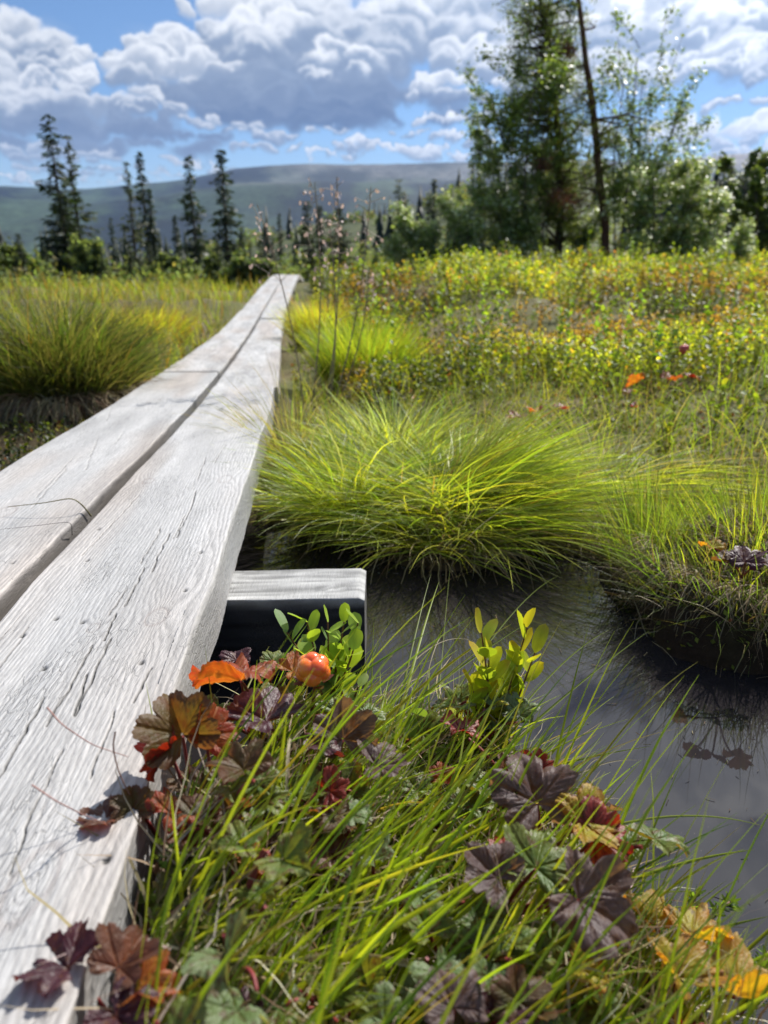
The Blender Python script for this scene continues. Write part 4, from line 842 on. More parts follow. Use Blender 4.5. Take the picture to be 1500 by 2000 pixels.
for i in range(N):
    x, y = r[i] * math.sin(a[i]), r[i] * math.cos(a[i])
    if r[i] < 24 and (a[i] > R_(-9)): continue
    if (dn[i] < .06 and r[i] < 34) or (dn[i] < -.18 and r[i] < 120): continue
    s = (.45 + .018 * min(r[i], 90)) * rng.uniform(.4, 1.5) * (.5 if r[i] < 24 else 1); z = float(ground_z(x, y))
    clump(A, x, y, z - .1 * s, s * 1.1, s * rng.uniform(.9, 1.5), 150, .045 + .0038 * r[i], GB)
tag(A.build('birch_scrub', M_scrub, kind='stuff'), 'grey-green birch and willow scrub spread over the slopes between the bog and the forest', 'scrub')

# ---- the pine and its bushy neighbours at the right
def branchy(T, P, L, p0, d0, length, rad, depth, nkid, up=.25, spread=.8, leaf_from=1, wob=.18):
    """recursive limbs; leaf anchor points are appended to P"""
    n = 6; pts = [np.array(p0, float)]; d = np.array(d0, float) / np.linalg.norm(d0)
    for i in range(n):
        d = d + rng.normal(0, wob, 3) * .5 + np.array([0, 0, up * .12]); d /= np.linalg.norm(d); pts.append(pts[-1] + d * length / n)
    pts = np.array(pts); tube(T, pts, np.linspace(rad, rad * .45, n + 1), L['bark'], 5 if depth else 4, False)
    if depth <= leaf_from: P += [pts[i] + (pts[i + 1] - pts[i]) * rng.uniform() for i in range(1, n) for _ in range(L['per'])] + [pts[-1]] * 2
    if depth > 0:
        for k_ in range(nkid):
            i = rng.integers(2, n + 1); q = nrm(pts[i] - pts[i - 1]) + rng.normal(0, spread, 3) * [1, 1, .6]; q /= np.linalg.norm(q)
            branchy(T, P, L, pts[i], q, length * rng.uniform(.20, .36), rad * .5, depth - 1, nkid, up, spread, leaf_from, wob)
def dirpos(u, r):
    az = float(np.arctan((u - 750) / FPX * CT)); return r * math.sin(az), r * math.cos(az)
def hmap(u, v, y): return CZ + (ray(u, v) * (y / ray(u, v)[1]))[2]
def xmap(u, v, y): return (ray(u, v) * (y / ray(u, v)[1]))[0]
def pine(label, r, path, rad, crown, nn, bark, ls=.105, pal=None, brown=None):
    """path: trunk as frame points; crown: list of (u, v, half width, half height, twigs)"""
    x, y = dirpos(path[0][0], r); z = float(ground_z(x, y)); t = thing('pine_tree', label, 'pine', (x, y, z))
    T = Acc(); pts = np.array([[xmap(u, v, y), y + .05 * math.sin(i), hmap(u, v, y)] for i, (u, v) in enumerate(path)]); pts[0, 2] = z - .2
    q = np.linspace(0, len(pts) - 1, 26); fine = np.stack([np.interp(q, range(len(pts)), pts[:, j]) for j in range(3)], 1); fine[:, :2] += fbm(q * .9, q * 0, 3, 5)[:, None] * .05
    tube(T, fine, np.linspace(rad, rad * .35, 26), bark, 8)
    Pn = []; ix = np.arange(26)
    for (u, v, hu, hv, n) in crown:
        for _ in range(int(n * .72)):
            uu = u + rng.uniform(-1, 1) * hu; vv_ = v + rng.uniform(-1, 1) * hv; tip = np.array([xmap(uu, vv_, y), y + rng.normal(0, .35), hmap(uu, vv_, y)])
            j = int(np.argmin(np.abs(fine[:, 2] - (tip[2] + rng.uniform(-.35, .1))))); s = fine[j]; mid = (s + tip) / 2 + rng.normal(0, .06, 3)
            tube(T, np.array([s, mid, tip]), [.018, .012, .005], bark, 4, False)
            for w_ in np.linspace(.50, 1.03, nn): c_ = (s * (1 - w_) + tip * w_) + rng.normal(0, .07, 3); Pn.append(c_)
    T.build('trunk', M_bark, t); Pn = np.array(Pn); k9 = 13; N = len(Pn) * k9; idx = np.repeat(np.arange(len(Pn)), k9)
    pos = Pn[idx] + rng.normal(0, .045, (N, 3)); A = Acc(); c = colors(N, pal or [(.17, .20, .045), (.22, .25, .05), (.11, .14, .035)], None, .2)
    tv = np.array([(0, 0, 0), (.06, .5, 0), (0, 1, 0), (-.06, .5, 0)]) ; d = randunit(N) + [0, 0, .5]
    scatter(A, tv, LEAF2[1], pos, frames(d, rng.uniform(0, 6, N)), ls * rng.uniform(.6, 1.3, N), c); A.build('crown', M_needle, t)
    if brown:
        A = Acc(); pos = []
        for (u, v, w_) in brown:
            pos.append(np.array([xmap(u, v, y), y - .2, hmap(u, v, y)]) + rng.normal(0, 1, (240, 3)) * [w_, w_, w_ * .7])
        pos = np.concatenate(pos); N = len(pos)
        scatter(A, tv, LEAF2[1], pos, frames(randunit(N), rng.uniform(0, 6, N)), .10 * rng.uniform(.6, 1.3, N), colors(N, [(.20, .085, .045), (.13, .07, .04)], None, .2)); o = A.build('dead_needles', M_straw, t, kind='stuff'); o['label'] = 'rust brown dead branch'
    rebase(t); return t
pine('tall pine with a bare reddish trunk bowed towards its top, running out of the picture', 12.5, [(1186, 500), (1182, 430), (1170, 330), (1160, 220), (1148, 140), (1138, 70), (1130, 0), (1122, -80), (1118, -160)], .062,
     [(1135, 160, 26, 60, 9), (1160, 230, 25, 40, 8), (1175, 270, 30, 30, 8), (1190, 285, 24, 18, 6), (1240, 235, 26, 14, 8), (1150, 40, 22, 40, 5), (1120, -100, 40, 60, 24), (1150, 340, 40, 40, 8)], 4, (.105, .055, .036),
     brown=[(1115, 400, .10), (1085, 385, .09), (1055, 325, .06), (1105, 105, .05)])
pine('bushy green pine crown just left of the bare-trunked pine', 12.9, [(1092, 500), (1094, 400), (1092, 300), (1086, 200), (1076, 110), (1062, 40), (1050, -30), (1040, -110)], .07,
     [(1055, 20, 62, 26, 34), (1045, 75, 66, 26, 34), (1060, 130, 80, 26, 38), (1060, 185, 88, 26, 42), (1065, 240, 92, 26, 46), (1070, 290, 96, 26, 46), (1075, 345, 100, 30, 46), (1080, 400, 100, 30, 44), (1075, 455, 96, 28, 40), (1030, -50, 50, 40, 30), (1100, 60, 22, 60, 14)], 4, (.08, .055, .04),
     pal=[(.16, .21, .05), (.22, .26, .055), (.10, .15, .04)])
def bush(name, label, cat, u, r, stems, pal, ls, per=3, height_v=100, rad=.03, spread=.7, nkid=3, depth=2, lmul=3, bark=(.09, .07, .06), glossy=None):
    x, y = dirpos(u, r); z = float(ground_z(x, y)); t = thing(name, label, cat, (x, y, z)); T = Acc(); P = []; L = dict(bark=bark, per=per)
    for (u0, u1, v1) in stems:
        p0 = np.array([xmap(u0, 490, y), y + rng.normal(0, .15), z - .1]); p1 = np.array([xmap(u1, v1, y), y + rng.normal(0, .35), hmap(u1, v1, y)]); Ln = np.linalg.norm(p1 - p0)
        branchy(T, P, L, p0, p1 - p0, Ln * .90, rad, depth, nkid, .1, spread, 1, .12)
        for k_ in range(7):
            s = p0 + (p1 - p0) * rng.uniform(.25, .95); branchy(T, P, L, s, (p1 - p0) / Ln * .7 + rng.normal(0, .6, 3), Ln * rng.uniform(.12, .3), rad * .35, 1, 2, .2, spread, 1, .2)
    T.build('branch', M_bark, t); P = np.array(P); N = len(P) * lmul; idx = np.repeat(np.arange(len(P)), lmul); A = Acc()
    pos = P[idx] + rng.normal(0, .05, (N, 3)); d = randunit(N) * [1, 1, .35]
    scatter(A, np.array([(0, 0, 0), (.38, .5, .06), (0, 1, 0), (-.38, .5, .06)]), LEAF2[1], pos, frames(d, rng.normal(0, .55, N)), ls * rng.uniform(.6, 1.3, N), colors(N, pal, None, .25)); A.build('foliage', glossy or M_tree, t)
    rebase(t); return t
BP = [(.18, .26, .07), (.25, .32, .09), (.13, .19, .06)]; WP = [(.28, .36, .13), (.36, .43, .18), (.18, .25, .08), (.62, .66, .56)]  # near-white willow entry paints sun glints into the pale leaf colour
bush('birch_tree', 'loose many-stemmed birch right of the bare pine trunk, sky showing through its leaves', 'birch', 1230, 12.7, [(1215, 1245, 75), (1225, 1300, 90), (1235, 1350, 150), (1205, 1200, 130), (1240, 1345, 230), (1220, 1285, 180)], BP, .056, 3, rad=.015, lmul=2)
bush('birch_tree', 'leafy birch mixed into the left side of the green pine', 'birch', 1010, 12.4, [(1020, 985, 110), (1030, 1000, 60), (1040, 970, 180), (1050, 1020, 30), (1000, 950, 260), (1060, 1060, 150)], BP, .054, 3, rad=.014, lmul=3)
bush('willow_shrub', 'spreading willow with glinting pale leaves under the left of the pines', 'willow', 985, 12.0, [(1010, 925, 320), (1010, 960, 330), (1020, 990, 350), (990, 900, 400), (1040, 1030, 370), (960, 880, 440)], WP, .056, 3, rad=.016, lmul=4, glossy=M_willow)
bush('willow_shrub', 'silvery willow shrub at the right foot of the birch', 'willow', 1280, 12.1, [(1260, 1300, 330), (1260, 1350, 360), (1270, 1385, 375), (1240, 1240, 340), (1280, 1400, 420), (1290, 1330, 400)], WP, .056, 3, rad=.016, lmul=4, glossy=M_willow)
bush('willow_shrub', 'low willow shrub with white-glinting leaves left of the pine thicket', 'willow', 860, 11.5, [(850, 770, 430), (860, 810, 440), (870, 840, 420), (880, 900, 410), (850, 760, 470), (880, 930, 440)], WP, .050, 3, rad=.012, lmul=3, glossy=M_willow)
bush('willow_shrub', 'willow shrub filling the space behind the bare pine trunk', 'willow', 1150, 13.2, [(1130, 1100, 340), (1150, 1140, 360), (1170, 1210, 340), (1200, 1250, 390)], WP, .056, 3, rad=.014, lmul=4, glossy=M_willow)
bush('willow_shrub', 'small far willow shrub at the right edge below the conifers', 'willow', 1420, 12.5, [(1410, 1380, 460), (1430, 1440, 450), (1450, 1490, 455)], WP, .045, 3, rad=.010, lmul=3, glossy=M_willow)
bush('birch_tree', 'bright green young birch at the right edge of the view', 'birch', 1490, 24, [(1490, 1470, 330), (1495, 1500, 310), (1500, 1540, 330), (1480, 1460, 370), (1490, 1490, 380)], [(.12, .17, .04), (.16, .21, .05)], .12, 3, rad=.04, lmul=4)
for i, (u, r, vt, lb) in enumerate([(30, 20, 470, 'grey-green willow thicket at the left edge behind the tall grass'), (170, 24, 470, 'willow thicket at the foot of the tall pair of spruces'), (330, 22, 492, 'low willow thicket under the row of spruces'),
                                    (440, 20, 500, 'willow thicket at the foot of the darkest spruce'), (500, 17, 495, 'rounded willow bush left of where the boardwalk ends'), (720, 26, 480, 'low willow bush beyond the boardwalk near the bushy spruce')]):
    bush('willow_shrub', lb, 'willow', u, r, [(u + d0 * .5, u + d0, vt + 20 + abs(d0) * .4 + rng.uniform(-22, 12)) for d0 in (-60, -35, -10, 15, 40, 65)[i % 2:5]], [(.16, .20, .08), (.21, .25, .11), (.10, .14, .05)], .10, 3, rad=.02, lmul=3, glossy=M_scrub)

# ------------------------------------------------------------------ the foreground tussock
t0 = thing('foreground_tussock', 'grassy tussock in front, filling the corner between the right plank and the dark pool', 'grass tussock', (.05, .32, .05))
def on_tussock(n, m=.012, x0=-.14, x1=.36, y0=.10, y1=.56):
    X = rng.uniform(x0, x1, n * 4); Y = rng.uniform(y0, y1, n * 4); gx, _ = plank_line(Y)
    ok = (poly_sd(X, Y, POOL) > m) & (X - gx > .156) & (Y < .55); return X[ok][:n], Y[ok][:n]
F_GRN = [(.26, .36, .035), (.36, .46, .04), (.15, .24, .03), (.46, .50, .05), (.42, .32, .06)]
# moss and short growth that hides the peat
X, Y = on_tussock(15000, -.002); N = len(X); A = Acc()
d = randunit(N) * [1, 1, .3] + [0, 0, .7]; c = colors(N, [(.08, .12, .02), (.13, .17, .03), (.055, .07, .02), (.16, .11, .05), (.07, .035, .02)], [4, 3, 3, 1.2, .8], .25)
scatter(A, LEAF2[0], LEAF2[1], snap(X, Y) + np.stack([X * 0, X * 0, rng.uniform(-.004, .010, N)], 1), frames(d, rng.uniform(0, 6, N)), rng.uniform(.0025, .006, N), c)
A.build('moss', M_moss, t0, kind='stuff')
X, Y = on_tussock(2400, .0); N = len(X); A = Acc(); c = colors(N, [G_STR, (.34, .27, .17), (.22, .15, .09), (.50, .44, .32)], None, .2)
blades(A, snap(X, Y) + np.stack([X * 0, X * 0, rng.uniform(0, .012, N)], 1), rng.normal(.9, 1.3, N), rng.uniform(.02, .075, N), rng.uniform(.7, 1.5, N), rng.uniform(-.2, .9, N), rng.uniform(.0006, .0014, N), c, c, 5, wig=.3)
A.build('dead_straw', M_straw, t0, kind='stuff')
X, Y = on_tussock(2100, .004); N = len(X); A = Acc(); c = colors(N, F_GRN, [3, 3, 1.5, 1.3, .5], .2)
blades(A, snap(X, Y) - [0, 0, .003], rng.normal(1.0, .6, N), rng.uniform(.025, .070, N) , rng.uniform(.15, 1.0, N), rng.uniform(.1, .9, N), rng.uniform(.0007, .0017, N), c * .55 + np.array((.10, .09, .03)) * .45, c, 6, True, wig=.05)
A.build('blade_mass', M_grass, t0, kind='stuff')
# the long blades one can follow singly
def one_blade(parent, x, y, az, L, tl, bd, wd, c, z=None, name='grass_blade', m=None, seg=12):
    A = Acc(); z = float(ground_z(x, y)) - .004 if z is None else z
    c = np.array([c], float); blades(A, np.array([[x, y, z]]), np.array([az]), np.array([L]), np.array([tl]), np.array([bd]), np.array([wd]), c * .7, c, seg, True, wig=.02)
    return A.build(name, m or M_grass, parent)
X, Y = on_tussock(280, .03, -.10, .24, .11, .38)
for x, y in zip(X, Y):
    c = colors(1, F_GRN + [(.33, .30, .07)], [2, 3.5, 1.5, 2.5, .5, .6], .15)[0]
    one_blade(t0, x, y, rng.normal(1.05, .35), rng.uniform(.06, .15), rng.uniform(.30, .95), rng.uniform(.15, .8), rng.uniform(.0011, .0023), c)
def aim(parent, u0, v0, z0, u1, v1, z1, wd, c, sag=.0, name='grass_blade', m=None):
    """a blade from one point to another with a gentle arch"""
    a = at(u0, v0, z0); b = at(u1, v1, z1); n = 16; t = np.linspace(0, 1, n)[:, None]; L = np.linalg.norm(b - a)
    P = a + (b - a) * t + np.array([0, 0, 1.]) * (4 * sag * L * t * (1 - t)); T = nrm(np.gradient(P, axis=0)); S = nrm(np.cross(T, np.tile((.3, -.8, .5), (n, 1)))); U = np.cross(S, T)
    ww = wd * .5 * (1 - t ** 2.5 * .93); A = Acc(); V = np.stack([P - S * ww + U * ww * .4, P - U * ww * .2, P + S * ww + U * ww * .4], 1).reshape(-1, 3)
    F = [(3 * i + j, 3 * i + j + 1, 3 * i + j + 4, 3 * i + j + 3) for i in range(n - 1) for j in range(2)]
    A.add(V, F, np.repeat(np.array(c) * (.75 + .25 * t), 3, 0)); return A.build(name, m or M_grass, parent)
LG = (.27, .34, .07); YG = (.30, .34, .03); PG = (.34, .40, .16)
for (u0, v0, z0, u1, v1, z1, wd, c, s) in [
    (700, 1640, .08, 1270, 1458, .06, .0021, LG, .04), (1060, 1660, .07, 1495, 1615, .055, .0016, PG, .10), (1180, 1740, .06, 1472, 1660, .07, .0022, LG, .05), (1200, 1780, .05, 1320, 1645, .05, .0018, YG, .06),
    (1000, 1800, .08, 1380, 1742, .06, .0018, PG, .05), (1150, 1900, .07, 1500, 1790, .07, .0028, LG, .03), (880, 1560, .07, 1268, 1232, .07, .0018, LG, .02), (900, 1540, .07, 1190, 1230, .06, .0015, LG, .06),
    (1050, 1640, .07, 1180, 1430, .07, .0014, PG, .04), (990, 1560, .07, 1185, 1360, .06, .0013, LG, .05), (720, 1500, .08, 730, 1215, .16, .0012, LG, .02), (760, 1480, .08, 842, 1120, .13, .0013, LG, .04), (800, 1500, .07, 1090, 1125, .05, .0012, LG, .06),
    (640, 1560, .08, 960, 1250, .12, .0016, YG, .04), (600, 1700, .08, 900, 1380, .13, .0024, YG, .03), (420, 1850, .08, 820, 1480, .15, .0030, LG, .03), (500, 1990, .09, 960, 1700, .15, .0032, YG, .03),
    (380, 1960, .09, 560, 1480, .16, .0028, YG, .05), (520, 1720, .08, 560, 1400, .165, .0040, YG, .03), (640, 1950, .09, 1140, 1600, .12, .0028, LG, .03), (860, 2000, .09, 1250, 1690, .09, .0026, YG, .03),
    (330, 1990, .08, 345, 1800, .13, .0026, YG, .02), (350, 1990, .08, 372, 1770, .14, .0022, YG, .05), (450, 1660, .08, 400, 1260, .17, .0010, LG, .02), (330, 1560, .10, 284, 1330, .17, .0010, PG, .0), (1180, 1560, .03, 1100, 1480, .05, .0010, PG, .06),
    (700, 1760, .08, 1060, 1560, .13, .0024, YG, .03), (760, 1880, .09, 1160, 1620, .12, .0020, LG, .05), (560, 1800, .09, 900, 1520, .14, .0026, YG, .04), (620, 1640, .08, 870, 1340, .13, .0016, LG, .04), (1190, 1900, .05, 1418, 1720, .07, .0016, PG, .02),
    (690, 1420, .07, 745, 1245, .12, .0010, LG, .05), (850, 1450, .04, 880, 1100, .04, .0009, LG, .03), (1260, 1900, .05, 1445, 1715, .09, .0014, LG, .12)]:
    aim(t0, u0, v0, z0, u1, v1, z1, wd, np.array(c) * rng.uniform(.75, 1.1), s)
for _ in range(190):
    u0 = rng.uniform(300, 1010); v0 = rng.uniform(1520, 2080); u1 = u0 + rng.uniform(60, 420); v1 = v0 - rng.uniform(150, 420)
    if u1 > 1080 + (v1 - 1300) * .45: continue
    c = colors(1, F_GRN, [3, 4, 1, 3, .7], .15)[0]; aim(t0, u0, v0, .08, u1, v1, rng.uniform(.09, .15), rng.uniform(.0013, .0026), c, rng.uniform(0, .08))
for (u0, v0, z0, u1, v1, z1, wd, s) in [(575, 1465, .12, 560, 1700, .10, .0022, .5), (610, 1560, .10, 520, 1760, .09, .0018, .25), (960, 1650, .08, 1250, 1485, .07, .0014, .12), (740, 1380, .09, 930, 1255, .09, .0010, .18), (420, 1500, .12, 600, 1530, .11, .001, .1),
                                        (820, 1390, .05, 870, 1240, .07, .0008, .2), (1010, 1900, .07, 1330, 1740, .06, .0016, .08), (300, 1900, .09, 700, 1720, .09, .0022, .1), (640, 1700, .09, 820, 1790, .08, .0020, .3), (560, 1880, .09, 960, 1960, .09, .003, .15),
                                        (250, 1990, .09, 520, 1840, .09, .0026, .1), (880, 1750, .08, 1040, 1700, .08, .0016, .2)]:
    aim(t0, u0, v0, z0, u1, v1, z1, wd, np.array((.46, .39, .25)) * rng.uniform(.8, 1.15), s, 'dry_blade', M_straw)
rebase(t0)

# ------------------------------------------------------------------ cloudberry leaves, berry and dwarf shrub sprigs
def clleaf_mesh(pal, seed, fold=.25, cup=.15, curl=.2, lobed=1.0):
    """a pleated palmate leaf, radius 1, stalk joining at the origin, main lobe along +Y"""
    main, edge, vein = [np.array(c, float) for c in pal]; g = np.random.default_rng(seed); na, nr = 121, 15
    th = np.radians(np.linspace(-158, 158, na)); ax = np.radians(np.array([0, 58, -58, 118, -118])) + g.normal(0, .04, 5); Ra = np.array([1, .95, .95, .80, .80]) * (1 + g.normal(0, .06, 5))
    D = np.abs(th[:, None] - ax[None]); k_ = D.argmin(1); dl = D.min(1) / math.radians(29); R = Ra[k_] * (1 - (.26 * lobed) * np.clip(dl, 0, 1.1) ** 2.4)
    tt = (th * 7.2 + seed) % 1.0; R = R * (1 + .055 * (1 - np.abs(tt * 2 - 1)) ** .7) * (1 + .05 * np.interp(th, np.linspace(-3, 3, 40), g.normal(0, 1, 40))) * (1 - .18 * sstep(np.abs(th), 2.5, 2.76))
    r = np.linspace(0.02, 1, nr) ** .85; rr, TH = np.meshgrid(r, th, indexing='ij'); Rr = rr * R[None]; DL = np.repeat(dl[None], nr, 0); KK = np.repeat(k_[None], nr, 0)
    sg = (TH - ax[KK]); across = np.sin(np.clip(sg, -1, 1)) * Rr; along = np.cos(np.clip(sg, -1, 1)) * Rr
    mv = np.exp(-(across / .020) ** 2); s2 = (along - np.abs(across) * 1.15) * 6.5 + KK * .3; v2 = np.exp(-((s2 - np.round(s2)) / .16) ** 2) * sstep(Rr, .15, .35)
    x = np.sin(TH) * Rr; y = np.cos(TH) * Rr
    z = .16 * DL ** 1.3 * Rr - .11 * mv * rr ** .5 - .035 * v2 + .030 * fbm(x * 9 + seed, y * 9, 3, seed) + cup * Rr ** 2 * g.uniform(-.4, 1.5) + fold * np.abs(x) - curl * rr ** 5 * .35 * (1 + .9 * np.interp(TH, np.linspace(-3, 3, 14), g.normal(0, 1, 14))) + .10 * np.interp(TH, np.linspace(-3, 3, 9), g.normal(0, 1, 9)) * rr ** 2
    pt = np.clip(.35 + fbm(x * 2.6 + seed * 3, y * 2.6, 3, seed + 5) * 1.5, 0, 1) * .7 + sstep(rr, .55, 1.0) * .6
    spot = sstep(fbm(x * 7 + seed, y * 7, 3, seed + 40), .22, .34)[..., None] * .75
    c = main * (1 - np.clip(pt, 0, 1)[..., None]) + edge * np.clip(pt, 0, 1)[..., None]; vm_ = np.clip(mv + v2 * .45, 0, 1)[..., None] * .6; c = c * (1 - vm_) + vein * vm_; c = c * (1 - spot) + np.array((.10, .045, .02)) * spot
    i = np.arange(nr - 1)[:, None] * na + np.arange(na - 1)[None]; A = Acc(); A.add(np.stack([x, y, z], -1).reshape(-1, 3), np.stack([i, i + na, i + na + 1, i + 1], -1).reshape(-1, 4), c.reshape(-1, 3))
    A.v[0][:, 2] -= 0; return A
PURP = ((.045, .012, .020), (.060, .022, .030), (.11, .03, .045)); REDO = ((.30, .09, .025), (.28, .035, .02), (.40, .20, .04)); DKGR = ((.06, .115, .014), (.12, .15, .02), (.13, .20, .04))
OLIV = ((.085, .075, .025), (.12, .055, .03), (.16, .12, .04)); PALE = ((.14, .22, .08), (.20, .26, .13), (.24, .31, .14)); GREY = ((.11, .075, .078), (.17, .12, .11), (.20, .14, .13)); YELL = ((.38, .36, .03), (.42, .22, .03), (.20, .12, .02))
ORAN = ((.40, .17, .03), (.34, .07, .02), (.45, .28, .05)); DRED = ((.16, .02, .018), (.25, .04, .02), (.10, .02, .02)); BRGR = ((.10, .17, .035), (.20, .22, .04), (.16, .22, .06)); BRWN = ((.14, .055, .03), (.08, .04, .025), (.2, .09, .04))
M_cloud = leafy('cloudberry_leaf', .50, .45, .4, (2.0, 1.4, .45), bump=(900, .0006), var=.15)
M_cdark = leafy('dark_cloudberry_leaf', .32, .42, .45, (3.2, 1.4, .5), bump=(900, .0006), var=.2)
LS = [0]
def leaf(parent, u, v, z, r, yaw, pitch, roll, pal, fold=.25, cup=.15, curl=.3, label=None, p=None):
    """yaw: direction of the main lobe, degrees clockwise from +Y"""
    LS[0] += 1; A = clleaf_mesh(pal, LS[0], fold * 1.5, cup, curl); A.v[0] = A.v[0] * r * .68; pitch -= 20 + rng.normal(0, 8)
    o = A.build('leaf', M_cdark if pal in (PURP, DKGR, DRED, BRWN) else M_cloud, parent); pos = at(u, v, z) if p is None else np.array(p)
    pos = pos + np.array([math.sin(R_(yaw)), math.cos(R_(yaw)), 0]) * r * .42
    o.matrix_world = Matrix.Translation(Vector(pos)) @ Euler((0, 0, R_(-yaw))).to_matrix().to_4x4() @ Euler((R_(pitch), 0, 0)).to_matrix().to_4x4() @ Euler((0, R_(roll), 0)).to_matrix().to_4x4()
    if label: o['label'] = label
    return o, pos
def petiole(parent, p, q, rad=.0009, c=(.20, .03, .03)):
    p = np.array(p, float); q = np.array(q, float); m = (p + q) / 2 + np.array([0, 0, .012]) + rng.normal(0, .004, 3); t = np.linspace(0, 1, 9)[:, None]
    P = (1 - t) ** 2 * p + 2 * t * (1 - t) * m + t ** 2 * q; A = Acc(); tube(A, P, np.linspace(rad * 1.2, rad, 9), c, 6); return A.build('stem', M_stem, parent)
def cloudplant(label, root, leaves, name='cloudberry_plant', zr=None):
    """leaves: (u, v, z, r, yaw, pitch, roll, palette[, fold, cup, curl])"""
    rx, ry, _ = at(*root); rz = float(ground_z(rx, ry)) if zr is None else zr; t = thing(name, label, 'cloudberry plant', (rx, ry, rz))
    for L in leaves:
        o, pos = leaf(t, *L); petiole(t, (rx, ry, rz), pos - np.array([0, 0, .001]))
    rebase(t); return t
